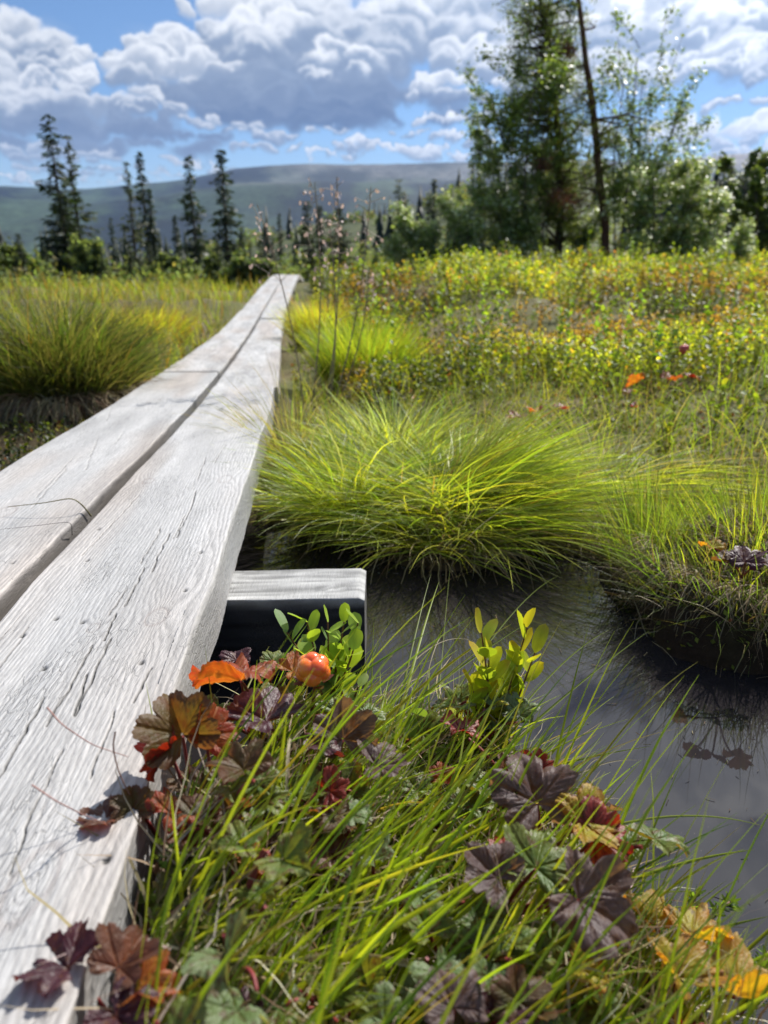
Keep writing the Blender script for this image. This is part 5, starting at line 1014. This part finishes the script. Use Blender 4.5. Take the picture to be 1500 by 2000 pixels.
bp = [cloudplant('dark purple crinkled cloudberry plant with the large leaf right below the orange berry', (560, 1530, .09), [(560, 1432, .142, .0400, -48, 22, 8, PURP, .20, .1, .4), (585, 1452, .135, .021, 95, -8, -10, PURP, .15)]),
    cloudplant('cloudberry plant with a red-orange leaf seen edge-on against the plank', (520, 1420, .08), [(530, 1335, .150, .044, -78, 14, 25, REDO, .30, .2, .5), (548, 1318, .150, .018, 60, 18, 0, ORAN, .3)]),
    cloudplant('cloudberry plant with a folded orange and olive leaf standing over the plank edge', (420, 1560, .10), [(380, 1462, .158, .033, -38, 58, -20, OLIV, .7, .2, .2), (388, 1458, .157, .021, 10, 50, 50, REDO, .4), (375, 1455, .155, .025, -118, -14, 12, DRED, .5)]),
    cloudplant('small dark crinkled cloudberry leaves peeping out behind the red-orange leaf', (480, 1350, .07), [(462, 1300, .135, .017, -10, 30, 0, PURP, .2), (520, 1300, .13, .016, 30, 30, 0, BRGR, .2)]),
    cloudplant('round dark green cloudberry leaves tucked under the red-orange leaf', (510, 1440, .08), [(520, 1390, .128, .019, 0, 40, 0, DKGR, .1), (470, 1420, .126, .020, -60, 25, 0, DKGR, .1), (640, 1400, .125, .020, 40, 30, 0, DKGR, .2), (690, 1400, .12, .018, 70, 20, 0, DKGR, .2)]),
    cloudplant('dusty grey-purple cloudberry plant right of the large purple leaf', (690, 1530, .08), [(675, 1470, .130, .028, -10, 45, 10, GREY, .3), (700, 1500, .125, .024, 80, 5, 0, GREY, .2), (640, 1520, .12, .018, 120, 0, 0, DRED, .2)]),
    cloudplant('brown and orange cloudberry plant lying over the plank edge on the left', (330, 1680, .09), [(240, 1605, .142, .019, -85, 12, 10, BRWN, .3), (262, 1602, .142, .016, -20, 60, 0, OLIV, .4), (300, 1612, .140, .022, 40, 22, 12, REDO, .35, .2, .6), (330, 1625, .135, .018, 110, -10, 0, BRWN, .3)]),
    cloudplant('dull green cloudberry plant with a yellow-rimmed leaf below the brown one', (440, 1760, .08), [(420, 1700, .125, .025, -50, 22, 0, DKGR, .15), (440, 1720, .112, .022, 150, -18, 0, PALE, .1), (455, 1700, .115, .017, 60, 30, 0, ORAN, .2)]),
    cloudplant('dull green cloudberry leaf with pale bloom in the middle of the grass', (620, 1640, .08), [(600, 1585, .125, .024, -30, 26, 0, DKGR, .2), (640, 1600, .120, .021, 60, 15, 0, PALE, .2), (560, 1570, .12, .018, -100, 5, 0, PALE, .2)]),
    cloudplant('olive and grey cloudberry leaves beside the plank above the brown plant', (400, 1600, .09), [(395, 1560, .128, .020, -40, 30, 0, OLIV, .3), (420, 1545, .128, .020, 30, 25, 0, DKGR, .2), (370, 1600, .12, .016, 90, 10, 0, YELL, .3)]),
    cloudplant('purple cloudberry plant in the bottom left corner over the plank', (260, 1990, .10), [(165, 1915, .146, .022, -58, 18, 0, PURP, .25, .1, .5), (200, 1930, .145, .020, 20, 25, 10, BRWN, .4), (190, 1960, .143, .021, 120, -5, 0, PURP, .3), (230, 1935, .14, .018, 80, 10, 0, ORAN, .4)]),
    cloudplant('blurred purple cloudberry leaf at the bottom edge left of centre', (500, 2060, .10), [(470, 2020, .115, .019, -20, 22, 0, PURP, .2), (420, 1960, .12, .016, -80, 12, 0, OLIV, .2)]),
    cloudplant('blurred grey-purple cloudberry leaves at the bottom edge right of centre', (900, 2080, .10), [(905, 2020, .115, .024, -15, 24, 0, GREY, .25, .1, .5), (960, 2010, .11, .018, 50, 15, 0, PURP, .2)]),
    cloudplant('tall cloudberry plant with a pleated grey leaf edged yellow, right of the sprig', (1060, 1740, .07), [(1080, 1610, .125, .036, -18, 34, -6, GREY, .35, .2, .4), (1095, 1612, .124, .026, 78, 12, 24, YELL, .3), (1120, 1650, .118, .026, 70, 20, 30, DRED, .3, .3, .4)]),
    cloudplant('cloudberry plant with the largest leaf, half shaded green and half silvery purple', (960, 1810, .075), [(1060, 1735, .125, .036, 112, -16, 8, GREY, .2, .1, .6), (1035, 1735, .123, .030, 22, 28, 10, DKGR, .2, .1, .3), (1010, 1738, .124, .024, -50, 25, -15, GREY, .3), (1130, 1790, .10, .020, 90, -20, 0, ORAN, .2)]),
    cloudplant('yellow cloudberry plant beside the crowberry sprigs at the pool edge', (1300, 1900, .05), [(1305, 1830, .082, .027, 88, 4, -25, YELL, .45), (1290, 1825, .081, .022, -30, 34, 20, YELL, .5)]),
    cloudplant('yellow-orange folded cloudberry leaf in the bottom right corner', (1340, 2010, .05), [(1380, 1950, .085, .032, 86, 6, -28, YELL, .5), (1360, 1950, .086, .026, -25, 40, 20, YELL, .5), (1340, 1990, .075, .022, 200, 0, 0, DRED, .2)]),
    cloudplant('pale green cloudberry leaf among the straw in the middle bottom', (730, 1790, .08), [(745, 1700, .108, .018, -30, 25, 0, PALE, .3), (785, 1740, .105, .020, 110, -5, 0, PALE, .2), (690, 1690, .108, .017, -90, 5, 0, PALE, .2)]),
    cloudplant('crinkled bright green cloudberry plant near the bottom centre right', (860, 1900, .08), [(850, 1850, .105, .019, -20, 30, 0, BRGR, .3), (900, 1865, .103, .017, 70, 12, 0, BRGR, .3), (965, 1855, .100, .020, -10, 22, 0, PALE, .2), (985, 1870, .099, .020, 85, 0, 0, BRGR, .3)]),
    cloudplant('small green and yellow cloudberry plant at the right bottom amid straw', (1080, 1930, .07), [(1080, 1870, .098, .018, 10, 30, 0, BRGR, .3), (1100, 1890, .095, .018, 100, 5, 0, YELL, .3), (1060, 1900, .09, .017, -80, 8, 0, PALE, .2)]),
    cloudplant('little green cloudberry leaves under the yellow sprig', (850, 1620, .07), [(830, 1560, .10, .018, -30, 30, 0, DKGR, .2), (900, 1590, .10, .019, 40, 25, 0, DKGR, .2), (860, 1530, .10, .013, 10, 60, 0, REDO, .4)]),
    cloudplant('brown crinkled cloudberry leaf standing behind the yellow-edged one', (1030, 1560, .06), [(1005, 1530, .100, .017, -20, 50, 0, BRWN, .4), (1040, 1520, .100, .016, 30, 50, 0, DRED, .5), (1150, 1590, .09, .018, 60, 20, 0, GREY, .3)])]
for _ in range(110):
    u0 = rng.uniform(260, 1150); v0 = rng.uniform(1560, 2040); a_ = rng.normal(.6, .8); q = rng.uniform(60, 210)
    aim(t0, u0, v0, .085, u0 + q * math.cos(a_), v0 - q * math.sin(a_), .09 + rng.uniform(-.01, .02), rng.uniform(.0009, .0017), np.array((.52, .45, .31)) * rng.uniform(.7, 1.1), rng.uniform(.0, .3), 'dry_blade', M_straw).matrix_parent_inverse = Matrix.Translation(-Vector(t0.location))
seen_lb = {}
for i in range(60):
    x, y = rng.uniform(-.09, .12), rng.uniform(.15, .44)
    if poly_sd(np.array([x]), np.array([y]), POOL)[0] < .015 or x - float(plank_line(y)[0]) < .175: continue
    z = float(ground_z(x, y)); pi_ = int(rng.choice(10, p=[.16, .16, .04, .16, .12, .04, .12, .04, .12, .04])); pal = [DKGR, BRGR, PURP, DKGR, PALE, BRWN, DKGR, DRED, BRGR, OLIV][pi_]; off = x - float(plank_line(y)[0])
    lb = ['dark green', 'fresh green', 'dark purple', 'dark green', 'pale green', 'brown', 'dark green', 'deep red', 'fresh green', 'olive'][pi_] + ' little plant ' + ('pressed against the plank side' if off < .22 else 'in grass near the plank' if off < .29 else 'in mid-tussock' if off < .35 else 'towards the pool edge') + (', nearest the camera' if y < .22 else ', below the brown plank leaves' if y < .29 else ', beside the large purple leaf' if y < .37 else ', before the cross timber')
    seen_lb[lb] = seen_lb.get(lb, 0) + 1
    if seen_lb[lb] > 1: continue
    t = thing('cloudberry_plant', lb, 'cloudberry plant', (x, y, z), 'small cloudberry plants tangled in the foreground grass')
    for q in range(int(rng.integers(2, 4))):
        p_ = (x + rng.normal(0, .012), y + rng.normal(0, .012), z + rng.uniform(.018, .045)); leaf(t, 0, 0, 0, rng.uniform(.014, .023), rng.uniform(0, 360), rng.uniform(5, 50), rng.uniform(-25, 25), pal, rng.uniform(.1, .5), .15, .4, None, p_); petiole(t, (x, y, z), p_)
    rebase(t)
cloudplant('purple-black cloudberry leaf on top of the pool hummock', (1450, 1120, .085), [(1462, 1108, .108, .030, 10, 30, 0, PURP, .2), (1480, 1105, .106, .026, 90, 8, 0, GREY, .2), (1440, 1100, .105, .020, -60, 16, 0, OLIV, .3), (1405, 1075, .10, .022, -20, 34, 0, YELL, .3)], zr=.08)
cloudplant('red and orange autumn cloudberry leaves in the moss at the right', (1290, 760, .08), [(1265, 745, .095, .045, -70, 15, 10, ORAN, .3), (1300, 742, .10, .045, 50, 18, 0, REDO, .3), (1335, 735, .10, .035, 100, 10, 0, DRED, .3), (1240, 765, .09, .028, -110, 0, 0, DRED, .3)], zr=.05)
cloudplant('scarlet cloudberry leaves beside the wet hollow behind the bright tussock', (1070, 810, .05), [(1085, 798, .08, .028, 70, 10, 0, DRED, .3), (1060, 806, .08, .03, -40, 15, 0, REDO, .3), (1020, 815, .075, .028, -90, 5, 0, DRED, .3)], zr=.03)
cloudplant('single small red cloudberry leaf in the moss right of centre', (1250, 800, .06), [(1250, 796, .08, .024, -60, 10, 0, ((.20, .02, .02),) * 3, .3)], zr=.04)
cloudplant('orange cloudberry leaf flat on the bog at the right edge', (1485, 1030, .05), [(1480, 1025, .07, .03, -60, 6, 0, ORAN, .3)], zr=.03)

# the berry on its stalk
c0 = at(611, 1307, .163); t = thing('cloudberry', 'ripe orange cloudberry on a short stalk over the purple leaves', 'berry', tuple(at(600, 1440, .08)))
Rb = .0102; dr = [(-.50, -.62, .50), (.48, -.62, .52), (.02, -.85, -.35), (-.80, -.20, -.25), (.82, -.20, -.20), (0, .0, .95), (-.6, .5, .3), (.6, .5, .3), (0, .8, -.2), (0, .1, -.9)]
cs = nrm(np.array(dr)) * Rb * .50; rs_ = Rb * np.array([.55, .56, .54, .50, .50, .50, .5, .5, .52, .50])
na, nb = 110, 70; th, ph = np.meshgrid(np.linspace(0, 2 * np.pi, na, endpoint=False), np.linspace(.001, np.pi - .001, nb), indexing='ij'); dv = np.stack([np.sin(ph) * np.cos(th), np.sin(ph) * np.sin(th), np.cos(ph)], -1)
bb = np.einsum('abj,kj->abk', dv, cs); disc = bb ** 2 - (cs ** 2).sum(1) + rs_ ** 2; tt = np.where(disc > 0, bb + np.sqrt(np.maximum(disc, 0)), 0).max(-1)
V = c0 + dv * tt[..., None]; i = np.arange(na)[:, None]; j = np.arange(nb - 1)[None]; F = np.stack([i * nb + j, i * nb + j + 1, ((i + 1) % na) * nb + j + 1, ((i + 1) % na) * nb + j], -1).reshape(-1, 4)
kcol = np.clip((dv[..., 0] * .45 + dv[..., 2] * .35 + .35 + fbm(dv[..., 0] * 2, dv[..., 2] * 2, 2, 4)), 0, 1)[..., None]; cb = np.array((.86, .30, .03)) * (1 - kcol) + np.array((.80, .13, .03)) * kcol
A = Acc(); A.add(V.reshape(-1, 3), F, cb.reshape(-1, 3))
M_berry, k = mat('berry_flesh'); p = k.new('ShaderNodeBsdfPrincipled'); k.put(p.inputs['Base Color'], col_attr(k)); p.inputs['Roughness'].default_value = .16
p.inputs['Subsurface Weight'].default_value = .65; p.inputs['Subsurface Radius'].default_value = (1.0, .35, .08); p.inputs['Subsurface Scale'].default_value = .0035; p.inputs['Coat Weight'].default_value = .3; p.inputs['Coat Roughness'].default_value = .08
out(k, p.outputs[0]); A.build('fruit', M_berry, t)
for a in (-150, -60, 20, 100, 170):
    a = R_(a); A = Acc(); dx, dy = math.cos(a), math.sin(a); g = Rb
    scatter(A, np.array([(-.35, 0, 0), (.35, 0, 0), (.38, .5, .06), (0, 1, 0), (-.38, .5, .06)]), np.array([(0, 1, 2), (0, 2, 4), (4, 2, 3)]), np.array([c0 + [dx * g * .5, dy * g * .5, -g * .82]]), frames(np.array([[dx, dy, .35]]), np.array([0.])), np.array([g * .75]), np.array([(.16, .05, .03)])); A.build('sepal', M_cloud, t)
petiole(t, at(600, 1440, .08), c0 - [0, 0, Rb * .9], .0011, (.16, .05, .03)); rebase(t)
c1 = at(1336, 682, .16); t = thing('unripe_cloudberry', 'small pinkish-red unripe cloudberry above the moss at the right', 'berry', tuple(c1)); A = Acc(); A.add(c1 + dv.reshape(-1, 3) * (tt / Rb * .013).reshape(-1, 1), F, (.62, .10, .09)); A.build('fruit', M_berry, t); rebase(t)

def oval_leaf(parent, pos, d, spin, L, W, c, fold=.18, red=0.0, seed=0):
    g = np.random.default_rng(seed); n = 9; A = Acc(); t = np.linspace(0, 1, n); w_ = W * np.sqrt(np.clip(1 - (2 * t ** .85 - 1) ** 2, 0, 1)) * (.75 + .35 * t) * .5; w_[0] = L * .02; w_[-1] = .0001; bend = g.uniform(-.15, .2)
    zc = bend * L * t ** 2; V = []; Cc = []
    for i in range(n):
        for s in (-1, -.5, 0, .5, 1): V.append((s * w_[i], L * t[i], zc[i] + fold * abs(s) * w_[i] + g.normal(0, .004) * L)); tip = red * sstep(t[i], .55, 1) ; Cc.append(np.array(c) * (1 - tip) * (.9 if s == 0 else 1) + np.array((.42, .06, .03)) * tip)
    A.add(V, [(i * 5 + j, i * 5 + j + 1, i * 5 + j + 6, i * 5 + j + 5) for i in range(n - 1) for j in range(4)], np.array(Cc)); o = A.build('leaf', M_sprig, parent)
    Rm = frames(np.array([d], float), np.array([spin]))[0]; m = Matrix([list(Rm[0]) + [pos[0]], list(Rm[1]) + [pos[1]], list(Rm[2]) + [pos[2]], [0, 0, 0, 1]]); o.matrix_world = m; return o
M_sprig = leafy('bilberry_leaf', .50, .50, .35, (1.35, 1.3, .45), var=.12)
def sprig(label, base, stems, nl, L, W, pal, red=0.0, seed=1, name='bilberry_sprig', cat='bilberry sprig', up=(.3, 1.1)):
    """base: world point; stems: list of tip world points"""
    g = np.random.default_rng(seed); base = np.array(base); t = thing(name, label, cat, tuple(base))
    for tp in stems:
        tp = np.array(tp); mid = (base + tp) / 2 + g.normal(0, .004, 3); s = np.linspace(0, 1, 9)[:, None]; P = (1 - s) ** 2 * base + 2 * s * (1 - s) * mid + s ** 2 * tp; A = Acc(); tube(A, P, np.linspace(.0011, .0005, 9), (.16, .07, .04), 6); A.build('stem', M_stem, t)
        a = g.uniform(0, 6)
        for q in np.linspace(.16, 1, nl):
            a += 2.4; e = g.uniform(*up); pq = np.array([np.interp(q, s[:, 0], P[:, k9]) for k9 in range(3)]); d = (math.cos(a) * math.cos(e), math.sin(a) * math.cos(e), math.sin(e)); c = np.array(pal[g.integers(len(pal))]) * g.uniform(.85, 1.15)
            oval_leaf(t, pq, d, g.normal(0, .4), L * g.uniform(.75, 1.15), W * g.uniform(.8, 1.1), c, red=red * g.uniform(0, 1), seed=int(g.integers(1e6)))
    rebase(t); return t
def pt(u, v, y):
    r = ray(u, v); q = y / r[1]; return np.array([r[0] * q, y, CZ + r[2] * q])
sprig('bog bilberry sprig with fresh oval green leaves right behind the orange berry', pt(640, 1380, .425), [pt(560, 1235, .42), pt(600, 1215, .43), pt(640, 1215, .435), pt(672, 1215, .43), pt(600, 1275, .41), pt(690, 1270, .42), pt(700, 1215, .435)], 9, .0165, .0098, [(.38, .52, .07), (.30, .43, .07), (.46, .58, .07), (.22, .33, .14)], up=(.5, 1.25))
sprig('tall yellow-green bilberry plant with reddish tips standing against the water', pt(940, 1540, .42), [pt(940, 1235, .415), pt(955, 1290, .41), pt(985, 1330, .42), pt(1030, 1225, .43), pt(1045, 1275, .43), pt(925, 1350, .41), pt(975, 1420, .42), pt(910, 1420, .41), pt(1000, 1380, .42), pt(940, 1290, .425), pt(1010, 1300, .425)], 13, .0185, .0125, [(.48, .52, .04), (.40, .46, .04), (.30, .40, .04), (.52, .46, .04)], .45, 3, up=(.7, 1.35))
sprig('small yellow-green bilberry sprig between the berry and the tall yellow plant', pt(820, 1560, .40), [pt(830, 1400, .40), pt(800, 1440, .39), pt(850, 1470, .40)], 6, .015, .010, [(.22, .30, .04), (.16, .24, .05)], .1, 5)
sprig('short yellow bilberry sprig under the purple leaf', pt(600, 1640, .34), [pt(590, 1540, .34), pt(630, 1560, .34)], 5, .012, .008, [(.36, .38, .03), (.26, .32, .03)], .2, 6)
sprig('little bilberry sprig at the foot of the cross timber', pt(680, 1400, .44), [pt(660, 1320, .44), pt(700, 1340, .44)], 5, .012, .008, [(.18, .26, .04)], .1, 7)
sprig('dark green bilberry sprig low in the grass beside the plank', pt(300, 1840, .25), [pt(265, 1760, .25), pt(300, 1745, .25)], 6, .010, .006, [(.12, .18, .03), (.20, .24, .03)], .1, 8)
for i, (u, v, y, lb) in enumerate([(1270, 700, 1.9, 'bright round-leaved dwarf shrub sprig behind the red leaves'), (1400, 790, 1.45, 'round-leaved dwarf shrub sprig near the right edge above the hummock'), (1310, 830, 1.3, 'yellow-green dwarf shrub sprig at the right, just above the wisps of the bright tussock'), (1460, 760, 1.5, 'tall round-leaved dwarf shrub sprig at the right edge'), (1430, 920, 1.0, 'low yellow-green dwarf shrub sprig behind the pool hummock')]):
    b0 = pt(u, v, y); b0[2] = float(ground_z(b0[0], b0[1])); sprig(lb, b0, [b0 + [rng.normal(0, .02), rng.normal(0, .02), rng.uniform(.06, .11)] for _ in range(4)], 7, .017, .012, [(.28, .36, .04), (.18, .26, .04), (.38, .40, .04)], .2, 20 + i, 'dwarf_shrub_sprig', 'dwarf shrub sprig')
# crowberry at the pool edge
def crowberry(label, base, tips, seed):
    g = np.random.default_rng(seed); base = np.array(base); t = thing('crowberry_sprig', label, 'crowberry sprig', tuple(base)); B = Acc()
    for tp in tips:
        A = Acc(); tp = np.array(tp); s = np.linspace(0, 1, 8)[:, None]; P = base + (tp - base) * s + np.array([0, 0, .006]) * np.sin(s * 3.1); tube(A, P, .0008, (.14, .06, .03), 5); A.build('stem', M_stem, t)
        n = 70; q = g.uniform(.15, 1, n); pos = base + (tp - base) * q[:, None] + np.array([0, 0, .006]) * np.sin(q * 3.1)[:, None]; ax = nrm((tp - base)[None]); d = nrm(g.normal(size=(n, 3))) + ax * .7
        V = np.array([(-.10, 0, 0), (.10, 0, 0), (.16, .5, .05), (.06, 1, 0), (-.06, 1, 0), (-.16, .5, .05)]); scatter(B, V, np.array([(0, 1, 2, 5), (5, 2, 3, 4)]), pos, frames(d, g.uniform(0, 6, n)), g.uniform(.0045, .0068, n), np.array((.10, .17, .03)) * g.uniform(.7, 1.6, (n, 1)))
    B.build('needle_leaves', M_shrub, t, kind='stuff'); rebase(t)
crowberry('crowberry sprig reaching over the water at the bottom right', at(1330, 1870, .03), [at(1430, 1760, .05), at(1400, 1830, .05), at(1360, 1745, .05), at(1440, 1860, .04)], 1)
crowberry('crowberry sprig in the right corner at the waterline', at(1440, 1990, .03), [at(1500, 1860, .04), at(1480, 1900, .045), at(1520, 1920, .04)], 2)
crowberry('crowberry sprig beside the brown standing leaf', at(1040, 1600, .03), [at(1075, 1500, .05), at(1060, 1520, .05), at(1110, 1540, .04)], 3)
crowberry('crowberry sprigs amid straw under the yellow leaf', at(1220, 1860, .04), [at(1270, 1760, .06), at(1240, 1780, .06), at(1300, 1790, .055)], 4)

# single stems lying on or over the planks
def loose(label, pts, wd, c, name='grass_stem'):
    P = np.array([at(*p) for p in pts]); q = np.linspace(0, len(P) - 1, 22); P = np.stack([np.interp(q, range(len(P)), P[:, j]) for j in range(3)], 1)
    ker = np.array([.25, .5, .25])
    for _ in range(3): P[1:-1] = P[:-2] * .25 + P[1:-1] * .5 + P[2:] * .25
    A = Acc(); tube(A, P, np.linspace(wd, wd * .4, 22), c, 5); o = A.build(name, M_stem, None); tag(o, label, 'grass stem'); return o
loose('bent olive grass blade growing out of the gap between the planks', [(178, 1008, .118), (160, 985, .138), (140, 972, .146), (90, 982, .142), (15, 990, .137)], .0009, (.16, .14, .05))
loose('fine dark grass stem bent over the edge of the left plank', [(141, 1045, .12), (140, 1024, .136), (132, 1019, .139), (60, 1028, .1375), (0, 1034, .1375)], .00035, (.06, .05, .05))
loose('reddish stalk arching over the near plank towards the folded leaf', [(92, 1382, .19), (120, 1415, .185), (180, 1455, .175), (250, 1478, .165)], .0004, (.30, .14, .11))
loose('second reddish stalk lying low over the plank', [(62, 1533, .175), (110, 1565, .17), (160, 1590, .155), (215, 1612, .145)], .0004, (.34, .18, .15))
loose('thin curved brown stalk standing at the plank edge', [(225, 1430, .185), (220, 1460, .175), (232, 1510, .16), (262, 1570, .14), (290, 1620, .12)], .00045, (.26, .13, .09))

# tall seeding grass by the walk
def flowering(label, ub, tip, y, seed):
    g = np.random.default_rng(seed); b0 = pt(ub, 620, y); b0[2] = float(ground_z(b0[0], b0[1])); tp = pt(*tip, y); t = thing('flowering_grass', label, 'flowering grass', tuple(b0)); A = Acc(); s = np.linspace(0, 1, 12)[:, None]; P = b0 + (tp - b0) * s + np.array([.02, 0, 0]) * np.sin(s * 3)
    tube(A, P, np.linspace(.0020, .0010, 12), (.22, .17, .10), 4); B = Acc(); n = 26; q = g.uniform(.72, 1, n); base = b0 + (tp - b0) * q[:, None]; sp = g.normal(0, 1, (n, 3)) * [.022, .02, .012] * (1.3 - q[:, None])* 2.2; pos = base + sp
    for a_, b_ in zip(base, pos): tube(A, np.array([a_ - [0, 0, .01], b_]), .0007, (.3, .24, .18), 3, False)
    A.build('stem', M_stem, t); d = g.normal(size=(n, 3)) * .5 + [0, 0, -1]; scatter(B, LEAF6[0], LEAF6[1], pos, frames(d, g.uniform(0, 6, n)), g.uniform(.009, .013, n), np.array((.74, .56, .52)) * g.uniform(.7, 1.3, (n, 1))); B.build('spikelet_head', M_straw, t); rebase(t)
for i, (ub, tip, y, lb) in enumerate([(590, (500, 400), 1.75, 'flowering grass stem furthest left, its loose pinkish head nodding over the spruces'), (600, (612, 355), 1.85, 'flowering grass stem with the tall thin head rising over the boardwalk end'), (625, (655, 345), 1.80, 'tallest flowering grass stem with pinkish spikelets before the blue fell'),
                                      (640, (722, 365), 1.85, 'flowering grass stem leaning right towards the green ridge'), (630, (640, 430), 1.7, 'shorter flowering grass stem in front of the bushy spruce'), (650, (720, 520), 1.9, 'lowest flowering grass head right of the boardwalk end')]): flowering(lb, ub, tip, y, 40 + i)
